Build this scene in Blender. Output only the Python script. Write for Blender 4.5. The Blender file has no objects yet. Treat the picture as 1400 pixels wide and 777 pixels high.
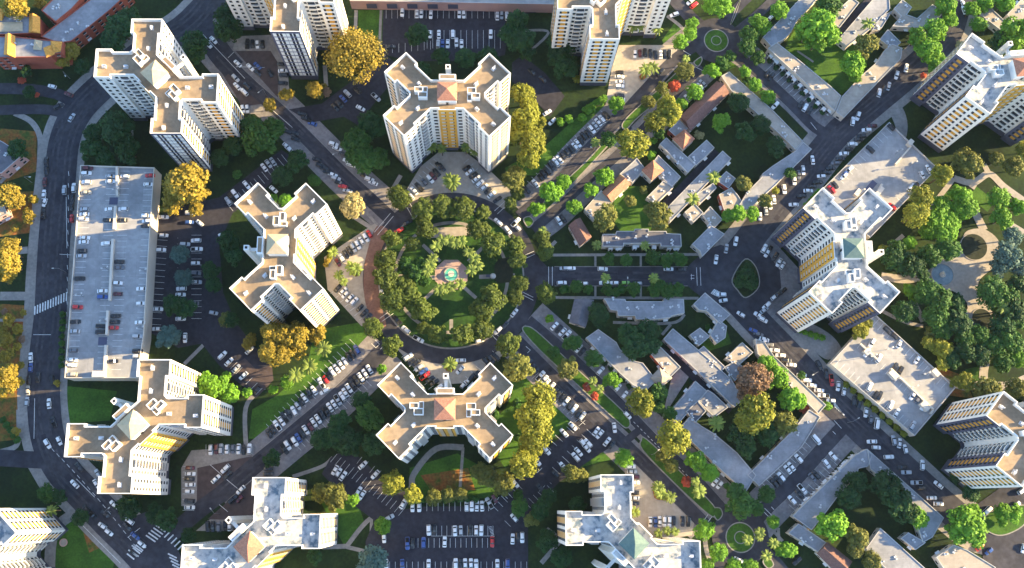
# Aerial view of a planned tower-and-garden estate.  Everything is built here.
import bpy, bmesh, math, random
import numpy as np
from mathutils import Matrix, Vector
random.seed(7); R = math.radians
scene = bpy.context.scene
COL = scene.collection

# ------------------------------------------------------------------ camera
CAM_H = 420.0; FPX = 1355.6
M = (Matrix.Rotation(R(-7.1), 3, 'Z') @ Matrix.Rotation(R(12.69), 3, 'X') @ Matrix.Rotation(R(7.17), 3, 'Z'))
def G(u, v, z=0.0):
    """the place on the level z that the photograph shows at pixel u, v"""
    d = M @ Vector(((u - 700) / FPX, -(v - 388.5) / FPX, -1))
    t = (z - CAM_H) / d.z
    return Vector((d.x * t, d.y * t, z))
def PX(p):
    q = M.transposed() @ (Vector(p) - Vector((0, 0, CAM_H)))
    return 700 - FPX * q.x / q.z, 388.5 + FPX * q.y / q.z
cam_d = bpy.data.cameras.new('camera'); cam = bpy.data.objects.new('camera', cam_d); COL.objects.link(cam)
cam.location = (0, 0, CAM_H); cam.rotation_euler = M.to_euler()
cam_d.sensor_width = 36; cam_d.lens = FPX / 1400 * 36; cam_d.clip_end = 5000; cam_d.clip_start = 1
scene.camera = cam
PPM = 3.22                                     # pixels of the photograph per metre, about

# ------------------------------------------------------------------ light
SUN_AZ, SUN_EL = 8.0, 19.0
w = bpy.data.worlds.new('World'); scene.world = w; w.use_nodes = True
nt = w.node_tree; sky = nt.nodes.new('ShaderNodeTexSky'); sky.sky_type = 'NISHITA'; sky.sun_disc = False
sky.ozone_density = 2.6; sky.dust_density = .6; sky.sun_elevation = R(SUN_EL); sky.sun_rotation = R(90 - SUN_AZ)
nt.links.new(sky.outputs[0], nt.nodes['Background'].inputs[0]); nt.nodes['Background'].inputs[1].default_value = 0.13
sd = bpy.data.lights.new('sun', 'SUN'); so = bpy.data.objects.new('sun', sd); COL.objects.link(so)
sd.energy = 5.0; sd.angle = R(0.5); sd.color = (1.0, 0.74, 0.37)
sv = Vector((math.cos(R(SUN_EL)) * math.cos(R(SUN_AZ)), math.cos(R(SUN_EL)) * math.sin(R(SUN_AZ)), math.sin(R(SUN_EL))))
so.rotation_euler = sv.to_track_quat('Z', 'Y').to_euler()
vs = scene.view_settings; vs.view_transform = 'Standard'; vs.look = 'None'; vs.gamma = 1; vs.exposure = 2.12

# ------------------------------------------------------------------ materials
MATS = {}
def mat(name, c1, c2=None, scale=1.0, rough=0.85, c3=None, detail=6.0, fine=None, obj_var=0.0, trans=0.0, space='Object', lo=0.35, hi=0.65, metal=0.0, spec=0.3, coat=0.0, seam=None):
    if name in MATS: return MATS[name]
    m = bpy.data.materials.new(name); m.use_nodes = True; n = m.node_tree; L = n.links.new
    b = n.nodes['Principled BSDF']; b.inputs['Roughness'].default_value = rough; b.inputs['Metallic'].default_value = metal
    b.inputs['Specular IOR Level'].default_value = spec; b.inputs['Coat Weight'].default_value = coat
    out = None
    if c2 is None:
        rgb = n.nodes.new('ShaderNodeRGB'); rgb.outputs[0].default_value = (*c1, 1); out = rgb.outputs[0]
    else:
        if space == 'World':
            geo = n.nodes.new('ShaderNodeNewGeometry'); src = geo.outputs['Position']
        else:
            tc = n.nodes.new('ShaderNodeTexCoord'); src = tc.outputs['Object']
        no = n.nodes.new('ShaderNodeTexNoise'); no.inputs['Scale'].default_value = scale; no.inputs['Detail'].default_value = detail; no.inputs['Roughness'].default_value = 0.6
        L(src, no.inputs['Vector'])
        cr = n.nodes.new('ShaderNodeValToRGB'); e = cr.color_ramp.elements
        e[0].position = lo; e[0].color = (*c1, 1); e[1].position = hi; e[1].color = (*c2, 1)
        if c3: x = e.new((lo + hi) / 2); x.color = (*c3, 1)
        L(no.outputs['Fac'], cr.inputs[0]); out = cr.outputs[0]
        if fine:
            n2 = n.nodes.new('ShaderNodeTexNoise'); n2.inputs['Scale'].default_value = fine[0]; n2.inputs['Detail'].default_value = 4; L(src, n2.inputs['Vector'])
            mr = n.nodes.new('ShaderNodeMapRange'); mr.inputs[1].default_value = .3; mr.inputs[2].default_value = .7; mr.inputs[3].default_value = 1 - fine[1]; mr.inputs[4].default_value = 1 + fine[1]
            L(n2.outputs['Fac'], mr.inputs[0])
            mx = n.nodes.new('ShaderNodeVectorMath'); mx.operation = 'SCALE'; L(out, mx.inputs[0]); L(mr.outputs[0], mx.inputs['Scale']); out = mx.outputs[0]
    if seam:
        bt = n.nodes.new('ShaderNodeTexBrick'); bt.inputs['Scale'].default_value = 1.0; bt.inputs['Brick Width'].default_value = seam[0]; bt.inputs['Row Height'].default_value = seam[1]; bt.inputs['Mortar Size'].default_value = seam[2]
        bt.inputs['Color1'].default_value = (1, 1, 1, 1); bt.inputs['Color2'].default_value = (1 - seam[4],) * 3 + (1,); bt.inputs['Mortar'].default_value = (seam[3],) * 3 + (1,)
        L(src, bt.inputs['Vector']); mx = n.nodes.new('ShaderNodeVectorMath'); mx.operation = 'MULTIPLY'; L(out, mx.inputs[0]); L(bt.outputs['Color'], mx.inputs[1]); out = mx.outputs[0]
        n3 = n.nodes.new('ShaderNodeTexNoise'); n3.inputs['Scale'].default_value = .22; n3.inputs['Detail'].default_value = 7; n3.inputs['Distortion'].default_value = 1.2; L(src, n3.inputs['Vector'])
        mr = n.nodes.new('ShaderNodeMapRange'); mr.inputs[1].default_value = .42; mr.inputs[2].default_value = .62; mr.inputs[3].default_value = .90; mr.inputs[4].default_value = 1.02; L(n3.outputs['Fac'], mr.inputs[0])
        mx = n.nodes.new('ShaderNodeVectorMath'); mx.operation = 'SCALE'; L(out, mx.inputs[0]); L(mr.outputs[0], mx.inputs['Scale']); out = mx.outputs[0]
    if obj_var:
        oi = n.nodes.new('ShaderNodeObjectInfo'); mr = n.nodes.new('ShaderNodeMapRange'); mr.inputs[3].default_value = 1 - obj_var; mr.inputs[4].default_value = 1 + obj_var
        L(oi.outputs['Random'], mr.inputs[0]); mx = n.nodes.new('ShaderNodeVectorMath'); mx.operation = 'SCALE'; L(out, mx.inputs[0]); L(mr.outputs[0], mx.inputs['Scale']); out = mx.outputs[0]
    L(out, b.inputs['Base Color'])
    if trans:
        tr = n.nodes.new('ShaderNodeBsdfTranslucent'); L(out, tr.inputs[0]); ms = n.nodes.new('ShaderNodeMixShader'); ms.inputs[0].default_value = trans
        L(b.outputs[0], ms.inputs[1]); L(tr.outputs[0], ms.inputs[2]); L(ms.outputs[0], n.nodes['Material Output'].inputs[0])
    MATS[name] = m; return m
W = dict(space='World')
m_ground = mat('ground_grass', (.007, .017, .005), (.022, .042, .008), .06, .95, c3=(.012, .028, .006), fine=(.8, .35), **W)
m_lawn = mat('mown_lawn', (.026, .072, .008), (.055, .13, .014), .12, .95, fine=(1.2, .25), **W)
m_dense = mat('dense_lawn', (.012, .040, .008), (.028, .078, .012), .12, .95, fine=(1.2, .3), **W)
m_dry = mat('dry_ground', (.25, .075, .02), (.05, .085, .014), .22, .95, c3=(.17, .09, .022), fine=(1., .3), **W)
m_road = mat('road_asphalt', (.028, .028, .038), (.054, .052, .062), .07, .9, fine=(.35, .3), **W)
m_worn = mat('worn_asphalt', (.042, .040, .047), (.068, .064, .072), .1, .9, fine=(.6, .3), **W)
m_lot = mat('lot_asphalt', (.022, .021, .030), (.038, .036, .046), .1, .9, fine=(.6, .25), **W)
m_redlot = mat('court_asphalt', (.06, .045, .045), (.085, .062, .06), .1, .9, fine=(.5, .2), **W)
m_conc = mat('concrete', (.20, .185, .17), (.29, .265, .24), .12, .9, fine=(.8, .16), **W)
m_bay = mat('bay_concrete', (.15, .14, .14), (.23, .21, .205), .1, .9, fine=(.7, .2), **W)
m_plaza = mat('plaza_concrete', (.30, .265, .22), (.38, .34, .285), .1, .9, fine=(.6, .12), **W)
m_brick = mat('red_paving', (.17, .09, .07), (.23, .13, .10), .2, .9, fine=(1.5, .2), **W)
m_pink = mat('pink_paving', (.34, .23, .20), (.42, .30, .26), .2, .9, fine=(1.5, .12), **W)
m_path = mat('sandy_path', (.27, .24, .205), (.36, .32, .275), .08, .95, fine=(.8, .12), **W)
m_paint = mat('white_paint', (.5, .5, .49), (.75, .75, .73), .8, .7, **W)
m_white = mat('white_wall', (.66, .65, .62), (.76, .75, .72), .07, .85, fine=(.5, .05))
m_slate = mat('slate_wall', (.065, .07, .115), (.085, .09, .14), .1, .8)
m_plinth = mat('plinth_wall', (.05, .055, .085), (.08, .085, .12), .3, .8)
m_yellow = mat('ochre_wall', (.55, .29, .045), (.64, .36, .06), .1, .8)
m_beige = mat('gravel_roof', (.25, .185, .12), (.34, .255, .17), .09, .95, fine=(.7, .12), seam=(9, 1.9, .05, .86, .05))
m_wroof = mat('weathered_roof', (.12, .17, .21), (.52, .50, .46), .30, .9, c3=(.42, .415, .40), detail=10, lo=.38, hi=.58, fine=(.9, .12), seam=(10, 2.2, .05, .85, .05))
m_grey = mat('grey_roof', (.23, .235, .25), (.33, .33, .34), .1, .9, fine=(.6, .12), seam=(8, 1.6, .05, .86, .06))
m_tan = mat('tan_roof', (.33, .285, .235), (.42, .37, .31), .1, .9, fine=(.6, .10), seam=(8, 1.6, .05, .86, .06))
m_dkroof = mat('slate_grey_roof', (.10, .10, .115), (.15, .145, .16), .15, .9, fine=(.8, .15))
m_tile = mat('clay_tile', (.30, .13, .085), (.42, .20, .13), 1.2, .85, fine=(3., .2))
m_brown = mat('brown_tile', (.14, .075, .065), (.20, .11, .09), 1.0, .85, fine=(3., .2))
m_green = mat('copper_green_tile', (.085, .14, .135), (.12, .18, .165), .8, .7)
m_cream = mat('cream_tile', (.42, .33, .21), (.48, .39, .26), .8, .8)
m_orange = mat('orange_tile', (.56, .25, .045), (.66, .32, .065), .8, .8, fine=(2., .2))
m_redwall = mat('red_render', (.30, .07, .045), (.38, .10, .06), .2, .85)
m_pinkwall = mat('pink_render', (.46, .27, .24), (.54, .33, .29), .1, .85)
m_creamwall = mat('cream_render', (.55, .49, .41), (.63, .57, .49), .1, .85)
m_deck = mat('deck_concrete', (.27, .27, .275), (.36, .355, .35), .06, .9, fine=(.4, .12), seam=(11, 8, .07, .8, .08))
m_tdeck = mat('deck_tan', (.30, .265, .225), (.40, .355, .30), .06, .9, fine=(.4, .14), seam=(11, 8, .07, .8, .08))
m_glass = mat('dark_glass', (.03, .035, .045), rough=.25, spec=.5)
m_gold = mat('gold_blind', (.52, .25, .03), (.62, .33, .045), 1., .6)
m_pale = mat('pale_blind', (.42, .43, .42), (.52, .53, .5), 1., .6)
m_vent = mat('vent_metal', (.55, .55, .55), rough=.5)
m_dark = mat('dark_rubber', (.015, .015, .016), rough=.8)
m_bark = mat('bark', (.09, .06, .04), (.15, .11, .08), 1.5, .95)
m_water = mat('turquoise_water', (.08, .36, .30), (.13, .46, .38), .8, .15, spec=.5)
m_pond = mat('pond_water', (.10, .15, .17), (.16, .22, .24), .4, .2, spec=.5)
m_soil = mat('planter_soil', (.012, .018, .012), (.03, .035, .02), .5, .95, **W)
m_pole = mat('pole_metal', (.25, .25, .25), rough=.5, metal=.5)
# ------------------------------------------------------------------ helpers
def mesh_of(name, verts, faces, mats, mi=None, smooth=False):
    me = bpy.data.meshes.new(name); me.from_pydata([tuple(v) for v in verts], [], faces)
    for m in (mats if isinstance(mats, (list, tuple)) else [mats]): me.materials.append(m)
    if mi is not None: me.polygons.foreach_set('material_index', mi)
    if smooth: me.polygons.foreach_set('use_smooth', [True] * len(me.polygons))
    me.update(); return me
def link(name, me, parent=None, loc=None, rz=None):
    o = bpy.data.objects.new(name, me); COL.objects.link(o)
    if parent: o.parent = parent
    if loc is not None: o.location = loc
    if rz is not None: o.rotation_euler = (0, 0, rz)
    return o
def tag(o, label, cat, group=None, kind=None):
    if label: o['label'] = label
    if cat: o['category'] = cat
    if group: o['group'] = group
    if kind: o['kind'] = kind
    return o
def empty(name, loc, rz=0):
    o = bpy.data.objects.new(name, None); COL.objects.link(o); o.location = loc; o.rotation_euler = (0, 0, rz); o.empty_display_size = 1
    return o
def area2(p): return sum(p[i][0] * p[(i + 1) % len(p)][1] - p[(i + 1) % len(p)][0] * p[i][1] for i in range(len(p)))
def ccw(p): return list(p) if area2(p) > 0 else list(p)[::-1]
def inset(p, d):
    """polygon p (counter-clockwise) moved inwards by d"""
    out = []; n = len(p)
    for i in range(n):
        a, b, c = Vector(p[i - 1][:2]), Vector(p[i][:2]), Vector(p[(i + 1) % n][:2])
        e1 = (b - a).normalized(); e2 = (c - b).normalized()
        n1 = Vector((-e1.y, e1.x)); n2 = Vector((-e2.y, e2.x)); k = 1 + n1.dot(n2)
        out.append(b + (n1 + n2) * (d / max(k, .35)))
    return out
class MB:
    def __init__(s): s.v = []; s.f = []; s.m = []
    def add(s, v, f, m=0):
        k = len(s.v); s.v += [tuple(x) for x in v]; s.f += [tuple(i + k for i in q) for q in f]; s.m += [m] * len(f)
    def box(s, x0, x1, y0, y1, z0, z1, m=0, rz=0, at=(0, 0)):
        c, n = math.cos(rz), math.sin(rz)
        v = [(at[0] + x * c - y * n, at[1] + x * n + y * c, z) for z in (z0, z1) for x, y in ((x0, y0), (x1, y0), (x1, y1), (x0, y1))]
        s.add(v, [(3, 2, 1, 0), (4, 5, 6, 7), (0, 1, 5, 4), (1, 2, 6, 5), (2, 3, 7, 6), (3, 0, 4, 7)], m)
    def prism(s, p, z0, z1, m=0, top=True, mtop=None):
        p = ccw(p); n = len(p)
        s.add([(x[0], x[1], z0) for x in p] + [(x[0], x[1], z1) for x in p], [(i, (i + 1) % n, n + (i + 1) % n, n + i) for i in range(n)], m)
        if top: s.add([(x[0], x[1], z1) for x in p], [tuple(range(n))], m if mtop is None else mtop)
    def cyl(s, x, y, r0, r1, z0, z1, n=10, m=0, top=True):
        a = [2 * math.pi * i / n for i in range(n)]
        s.add([(x + r0 * math.cos(t), y + r0 * math.sin(t), z0) for t in a] + [(x + r1 * math.cos(t), y + r1 * math.sin(t), z1) for t in a],
              [(i, (i + 1) % n, n + (i + 1) % n, n + i) for i in range(n)] + ([tuple(range(n, 2 * n))] if top else []), m)
    def mesh(s, name, mats, smooth=False): return mesh_of(name, s.v, s.f, mats, s.m, smooth)
def P(txt, z=0):
    return [G(*map(float, a.split(',')), z) for a in txt.split()]
def curve(pts, k=6, closed=False):
    n = len(pts); out = []
    for i in range(n if closed else n - 1):
        p0, p1, p2, p3 = pts[(i - 1) % n if closed else max(i - 1, 0)], pts[i], pts[(i + 1) % n], pts[(i + 2) % n if closed else min(i + 2, n - 1)]
        for j in range(k):
            t = j / k
            out.append(.5 * ((2 * p1) + (p2 - p0) * t + (2 * p0 - 5 * p1 + 4 * p2 - p3) * t * t + (3 * p1 - p0 - 3 * p2 + p3) * t ** 3))
    if not closed: out.append(pts[-1])
    return out
LZ = [0.02]
def lift():
    LZ[0] += 0.0013; return LZ[0]
def sheet(name, pts, m, z=None):
    z = lift() if z is None else z
    p = ccw(pts); me = mesh_of(name, [(a[0], a[1], z) for a in p], [tuple(range(len(p)))], m)
    return tag(link(name, me), None, None, kind='structure')
def strip_mesh(pts, w0, w1, z):
    """a band along the line between the offsets w0 and w1 (metres, left positive)"""
    v = []; f = []
    for i, p in enumerate(pts):
        d = (pts[min(i + 1, len(pts) - 1)] - pts[max(i - 1, 0)]); d.z = 0; d.normalize(); nrm = Vector((-d.y, d.x, 0))
        a = p + nrm * w0; b = p + nrm * w1; v += [(a.x, a.y, z), (b.x, b.y, z)]
        if i: f.append((2 * i - 2, 2 * i - 1, 2 * i + 1, 2 * i))
    return v, f
def strip(name, txt, wpx, m, off=0, z=None, smooth=True):
    pts = P(txt); pts = curve(pts) if smooth and len(pts) > 2 else pts
    h = wpx / PPM / 2; o = off / PPM; z = lift() if z is None else z
    v, f = strip_mesh(pts, o - h, o + h, z)
    me = mesh_of(name, v, [q[::-1] for q in f], m); 
    return tag(link(name, me), None, None, kind='structure')
def ring_pts(c, r, n=72): return [Vector((c[0] + r * math.cos(2 * math.pi * i / n), c[1] + r * math.sin(2 * math.pi * i / n), 0)) for i in range(n)]
ORD = 'first second third fourth fifth sixth seventh eighth ninth tenth eleventh twelfth thirteenth fourteenth fifteenth sixteenth seventeenth eighteenth nineteenth twentieth twenty-first twenty-second twenty-third twenty-fourth twenty-fifth twenty-sixth twenty-seventh twenty-eighth twenty-ninth thirtieth'.split()
ORD += ['thirty-' + x for x in ORD[:9]] + ['fortieth'] + ['forty-' + x for x in ORD[:9]]
# ------------------------------------------------------------------ the ground
def g2(a): return [Vector((x, y, 0)) for x, y in a]
sheet('ground', g2([(-1500, -1500), (1500, -1500), (1500, 1500), (-1500, 1500)]), m_ground, 0)
for t in ('430,452 497,440 505,470 440,530 395,560 372,600 340,600 345,560 380,540 420,500',  # palm lawn
          '700,500 740,520 790,570 770,590 720,620 690,640 660,590 690,560 700,540',
          '745,200 800,150 845,140 800,190 745,240 720,240 700,255 690,230',
          '490,14 524,14 524,66 490,66', '905,55 925,28 940,45 930,75 908,62',
          '1075,62 1150,70 1145,120 1130,112 1090,78 1072,68', '575,300 660,296 665,318 590,322',
          '840,255 880,255 900,290 885,325 850,320 838,300', '975,70 1000,30 1010,90 985,100',
          '1120,560 1143,566 1150,585 1125,600 1108,590', '1150,605 1170,592 1178,600 1155,625 1146,622',
          '955,470 990,440 1000,470 970,480', '70,720 115,690 165,745 150,790 65,790', '790,565 840,605 850,625 790,640 760,650',
          '1320,505 1345,500 1345,525 1310,530', '1290,262 1312,275 1300,300 1280,282', '1335,255 1360,275 1350,290 1325,270',
          '560,640 625,620 680,650 680,680 590,685 560,672', '600,395 660,400 655,440 585,430', '470,630 500,720 470,745 440,690', '90,528 160,535 150,575 88,580',
          '1075,60 1092,32 1130,30 1195,60 1178,104 1151,130 1106,93'):
    sheet('lawn', P(t), m_lawn)
for t in ('-10,415 36,418 34,520 30,600 -10,605', '-10,262 50,262 46,318 -10,325', '112,722 128,716 144,746 122,756', '575,650 640,640 650,670 590,672', '-10,175 50,180 50,235 -10,255', '1280,500 1320,515 1330,545 1290,540'):
    sheet('dry_ground', P(t), m_dry)
# --- pavements and paths
def path(t, wpx, m=m_conc): return strip('path', t, wpx, m)
for t, wd in (('340,-60 262,30 200,70 140,118 105,155 88,195 80,250 74,310 69,370 66,430 60,500 58,550 65,600 83,640 118,678 150,712 190,752 235,805', 66),):
    strip('pavement', t, wd, m_conc)
strip('pavement', '270,35 300,75 340,115 385,155 425,195 470,240 505,272 532,295', 58, m_bay, off=2)
strip('pavement', '528,475 490,515 440,562 380,612 340,645 300,678', 60, m_bay)
strip('pavement', '715,292 750,258 800,205 845,160 880,122 920,80 950,55', 40, m_bay, off=6)
strip('pavement', '728,312 760,288 800,249 850,206 900,155 930,120 960,92', 40, m_bay, off=-5)
strip('pavement', '705,462 745,502 795,550 850,602 905,655 965,716', 42, m_bay, off=-8)
strip('pavement', '722,436 760,470 800,507 850,556 900,608 950,655 995,700', 44, m_bay, off=8)
strip('pavement', '1310,10 1290,55 1240,103 1190,145 1140,188 1090,250 1040,308 985,375', 64, m_conc)
strip('pavement', '985,385 1030,435 1080,487 1130,541 1180,590 1240,645 1290,690 1340,725 1420,735', 62, m_conc)
strip('pavement', '985,60 1020,85 1050,112 1085,145 1115,175 1140,195', 44, m_bay, off=8)
strip('pavement', '1165,570 1130,608 1085,658 1050,692 1030,715', 58, m_bay)
for t, wd in (('578,335 602,358', 5), ('660,339 640,358', 5), ('580,410 600,391', 5), ('651,408 632,391', 5), ('538,378 598,380', 6), ('704,377 655,379', 6), ('617,437 617,447', 5),
              ('718,42 750,45 714,79', 4), ('755,349 955,348', 4), ('756,407 955,408', 4), ('814,349 814,366', 3), ('876,347 876,366', 3), ('814,391 814,407', 3), ('876,391 876,407', 3),
              ('838,441 917,442 936,430', 4), ('917,444 905,458', 4), ('545,702 562,670 566,648 596,614 634,612', 8), ('633,612 629,668', 4), ('548,702 508,708 474,747', 6), ('508,708 507,752', 4), ('474,747 440,748', 6), ('474,748 512,757', 5),
              ('400,652 440,638 455,626', 5), ('337,618 336,558 356,534 362,530', 6), ('252,498 280,470', 5), ('446,118 444,90', 6), ('521,14 520,66 530,80', 4), ('487,14 486,40', 5),
              ('181,178 181,222', 3), ('505,325 560,272', 6), ('478,293 508,312', 6), ('516,308 484,272', 4), ('912,22 935,42 928,60', 5), ('935,42 948,22', 5), ('1090,70 1112,85', 3), ('1040,690 1066,640', 4),
              ('20,155 42,166 54,185 55,210 52,260', 8), ('26,560 26,590 22,610 0,618', 7), ('32,470 30,540', 5), ('0,438 34,438', 4), ('0,345 38,342', 10), ('0,405 38,405', 12), ('40,440 38,470', 5), ('14,237 0,250', 5),
              ('100,640 72,680 40,636', 6), ('105,700 78,720 70,745 68,777', 14), ('135,720 165,755', 8), ('760,330 745,345', 5), ('1056,725 1070,740', 4), ('1064,722 1065,750', 4), ('963,730 968,760 985,777', 6),
              ('1166,625 1100,700', 5), ('1148,620 1095,675', 3), ('548,240 535,262', 6), ('700,660 740,640', 3), ('740,770 770,735', 6), ('765,735 748,722', 3), ('1098,165 1140,182', 3), ('1205,425 1236,440 1262,446', 5)):
    path(t, wd)
for t, wd in (('1205,378 1240,382 1275,374', 12), ('1400,275 1372,255 1352,238 1330,250 1304,244', 10), ('1304,244 1290,262 1276,280 1272,292', 7), ('1330,250 1326,256', 14), ('1352,238 1345,225', 8), ('1247,408 1262,440', 8),
              ('1345,315 1330,285', 12), ('1348,490 1346,520 1375,528 1410,515', 12), ('1346,522 1320,530 1290,520', 9), ('1208,345 1235,322', 6), ('1360,430 1400,425', 8), ('1370,300 1400,318', 8)):
    path(t, wd, m_path)
sheet('path', curve(P('1268,375 1290,350 1312,332 1322,316 1346,314 1366,332 1360,362 1338,385 1342,405 1356,425 1352,450 1330,457 1318,440 1322,415 1302,398 1282,400'), 5, True), m_path)
for t in ('552,266 575,228 600,208 636,208 668,232 702,264 690,286 617,276 545,288', '443,352 512,306 530,318 512,352 506,400 518,452 494,446 448,396', '542,476 568,506 600,526 638,524 690,484 700,468 617,486 548,470'):
    sheet('plaza', P(t), m_plaza)
for t in ('852,628 872,622 950,706 946,732 880,742 862,704', '828,142 836,95 846,62 926,62 924,86 862,142'):
    sheet('plaza', P(t), m_plaza)
for t in ('248,692 248,640 262,616 346,610 338,624 274,640 268,694', '268,726 292,706 350,706 345,726', '318,70 322,50 372,48 392,80 396,128 384,132 378,84 370,70', '330,146 362,144 356,156 328,156', '904,576 918,517 931,502 942,515 912,562'):
    sheet('plaza', P(t), m_conc)
# --- parking lots
for t in ('524,14 757,14 700,22 690,76 640,84 560,84 522,74', '528,76 545,90 530,120 505,150 490,172 470,160 425,168 395,150 440,142 480,112 515,88', '700,86 714,76 745,100 772,132 752,160 728,134 700,112',
          '212,300 240,285 300,270 385,205 402,216 360,262 318,292 300,335 305,400 322,440 345,470 372,500 374,520 350,545 300,500 276,470 244,476 200,452',
          '452,626 476,612 532,662 562,676 545,700 512,712 470,680 440,648', '500,740 512,712 545,698 575,693 672,692 712,648 772,592 800,560 846,604 800,634 764,660 722,706 722,790 500,790'):
    sheet('parking_lot', P(t), m_lot)
for t in ('322,70 370,70 380,86 380,134', '298,92 314,92 362,142 330,146 322,130', '270,640 344,624 350,640 269,694', '284,710 346,656 348,712', '350,505 372,500 374,520 352,543 318,500 335,490'):
    sheet('parking_lot', P(t), m_redlot)
sheet('plaza', P('1036,330 1052,324 1094,370 1094,400 1054,446 1034,440'), m_bay); sheet('parking_lot', P('988,385 1038,330 1066,370 1068,394 1036,432 1030,438'), m_road)
sheet('parking_lot', P('1335,690 1405,640 1405,790 1345,777'), m_road)
sheet('alley', P('900,282 976,204 986,211 912,292'), m_lot)
sheet('alley', P('905,474 925,486 1004,556 996,566 930,505'), m_lot)
sheet('alley', P('1138,46 1186,-4 1200,-4 1150,56'), m_lot)
sheet('drive', curve(P('1086,445 1100,440 1120,448 1140,462 1150,480 1132,492 1112,480 1095,466'), 4, True), m_conc)
sheet('drive', curve(P('1196,120 1228,140 1240,165 1238,190 1228,186 1222,168 1212,150 1190,136'), 4, True), m_conc)
# --- roads
def road(t, wpx, m=m_road, name='road'): return strip(name, t, wpx, m)
road('340,-60 262,30 200,70 140,118 105,155 88,195 82,250 76,310 72,370 69,430 61,500 60,550 66,600 84,640 118,678 150,712 190,752 235,805', 44)
road('-20,122 30,122 75,128 100,140', 17); road('-20,152 60,150 100,160', 15); road('-20,625 30,628 70,630', 22)
road('200,700 215,745 250,810', 40)
road('230,735 270,700 312,668 352,634', 22)
road('270,38 300,75 340,115 385,155 425,195 470,240 505,272 535,300', 20)
road('270,25 300,72 320,95', 34)
road('530,472 490,515 440,561 380,611 340,644 300,678', 23)
road('710,296 750,262 800,209 845,164 880,126 920,84 955,60', 17); road('728,314 760,288 800,250 850,207 900,155 930,120 960,92', 14)
road('862,178 835,160', 8)
road('702,462 745,505 795,553 850,604 905,658 968,722', 18); road('722,438 760,470 800,507 850,556 900,608 950,655 995,705', 15)
road('880,583 856,603', 10)
road('690,378 745,378 850,378 965,378', 27)
sheet('road', curve(P('720,340 748,365 760,378 748,392 722,415 690,400 690,350'), 4, True), m_road)
sheet('road', curve(P('940,365 985,335 1010,360 1020,385 1005,410 985,420 940,391'), 4, True), m_road)
road('1312,-10 1304,25 1290,55 1240,103 1190,145 1140,188 1090,250 1040,308 985,378', 40)
road('975,375 1030,435 1080,487 1130,541 1180,590 1240,645 1290,690 1340,725 1420,735', 40)
road('985,60 1018,84 1050,112 1085,145 1115,175 1145,190', 17)
road('1165,570 1130,608 1085,658 1050,692 1025,720', 19)
road('970,45 945,25 915,-8', 20); road('985,45 1002,18 1028,-8', 14); road('1000,50 1036,20 1066,-8', 14); road('1040,750 1060,770 1080,795', 18); road('990,755 975,790', 14)
def disc(name, c, r, m, n=72, r0=None, z=None):
    z = lift() if z is None else z
    if r0 is None:
        p = ring_pts(c, r, n); return sheet(name, p, m, z)
    a = ring_pts(c, r0, n); b = ring_pts(c, r, n)
    me = mesh_of(name, [(p.x, p.y, z) for p in a + b], [(i, (i + 1) % n, n + (i + 1) % n, n + i)[::-1] for i in range(n)], m)
    return tag(link(name, me), None, None, kind='structure')
for t, offs, wd in (('300,-20 262,30 200,70 140,118 105,155 88,195 82,250 76,310 72,370 69,430 61,500 60,550 66,600 84,640 118,678 150,712 190,752', (-13, -6, 5, 12), 3.2), ('310,10 290,55 1240,103'[:0] or '1302,25 1290,55 1240,103 1190,145 1140,188 1090,250 1040,308', (-9, -3, 4, 10), 2.6), ('1030,435 1080,487 1130,541 1180,590 1240,645 1290,690', (-9, -3, 4, 10), 2.6), ('300,75 340,115 385,155 425,195 470,240 505,272', (-5, 5), 3), ('490,515 440,561 380,611 340,644 300,678', (-5, 5), 3), ('745,505 795,553 850,604 905,658', (-4, 4), 2.6), ('750,262 800,209 845,164 880,126', (-4, 4), 2.6), ('765,378 850,378 940,378', (-5, 5), 3)):
    for o in offs: strip('road', t, wd, m_worn, off=o)
rp = random.Random(3)
for t, wd in (('262,30 200,70 140,118 105,155 88,195 82,250 76,310 72,370 69,430 61,500 60,550 66,600 84,640 118,678 150,712', 18), ('1290,55 1240,103 1190,145 1140,188 1090,250 1040,308', 13), ('1030,435 1080,487 1130,541 1180,590 1240,645', 13), ('300,75 340,115 385,155 425,195 470,240', 7), ('490,515 440,561 380,611 340,644', 8), ('745,505 795,553 850,604 905,658', 6), ('765,378 850,378 940,378', 9)):
    pts = [tuple(map(float, a.split(','))) for a in t.split()]
    for k in range(9):
        i = rp.randrange(len(pts) - 1); f = rp.random(); g = f + rp.uniform(.06, .3); (a, b), (c, d) = pts[i], pts[i + 1]
        strip('road', '%f,%f %f,%f' % (a + (c - a) * f, b + (d - b) * f, a + (c - a) * g, b + (d - b) * g), rp.uniform(2, 7), rp.choice((m_lot, m_worn, m_lot)), off=rp.uniform(-wd, wd), smooth=False)
CC = G(617, 379); R_OUT = (G(738, 379) - G(497, 379)).length / 2; R_IN = (G(717, 379) - G(519, 379)).length / 2
disc('road', CC, R_OUT, m_road, 96, R_IN - 1)
disc('kerb', CC, R_IN + .3, m_conc, 96, R_IN - .4)
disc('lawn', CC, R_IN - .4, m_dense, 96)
sheet('road', curve(P('515,310 502,345 497,380 500,415 512,442 528,446 522,420 516,380 520,345 532,318'), 4, True), m_brick)
disc('path', CC, R_IN * .80, m_conc, 96, R_IN * .755)
for t, wd in (('578,335 602,358', 5), ('660,339 640,358', 5), ('580,410 600,391', 5), ('651,408 632,391', 5), ('538,378 598,380', 6), ('704,377 655,379', 6), ('617,437 617,452', 5)): path(t, wd)
sheet('plaza', [G(617 + 24 * math.cos(R(22.5 + 45 * i)), 376 + 22 * math.sin(R(22.5 + 45 * i))) for i in range(8)], m_pink)
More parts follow.
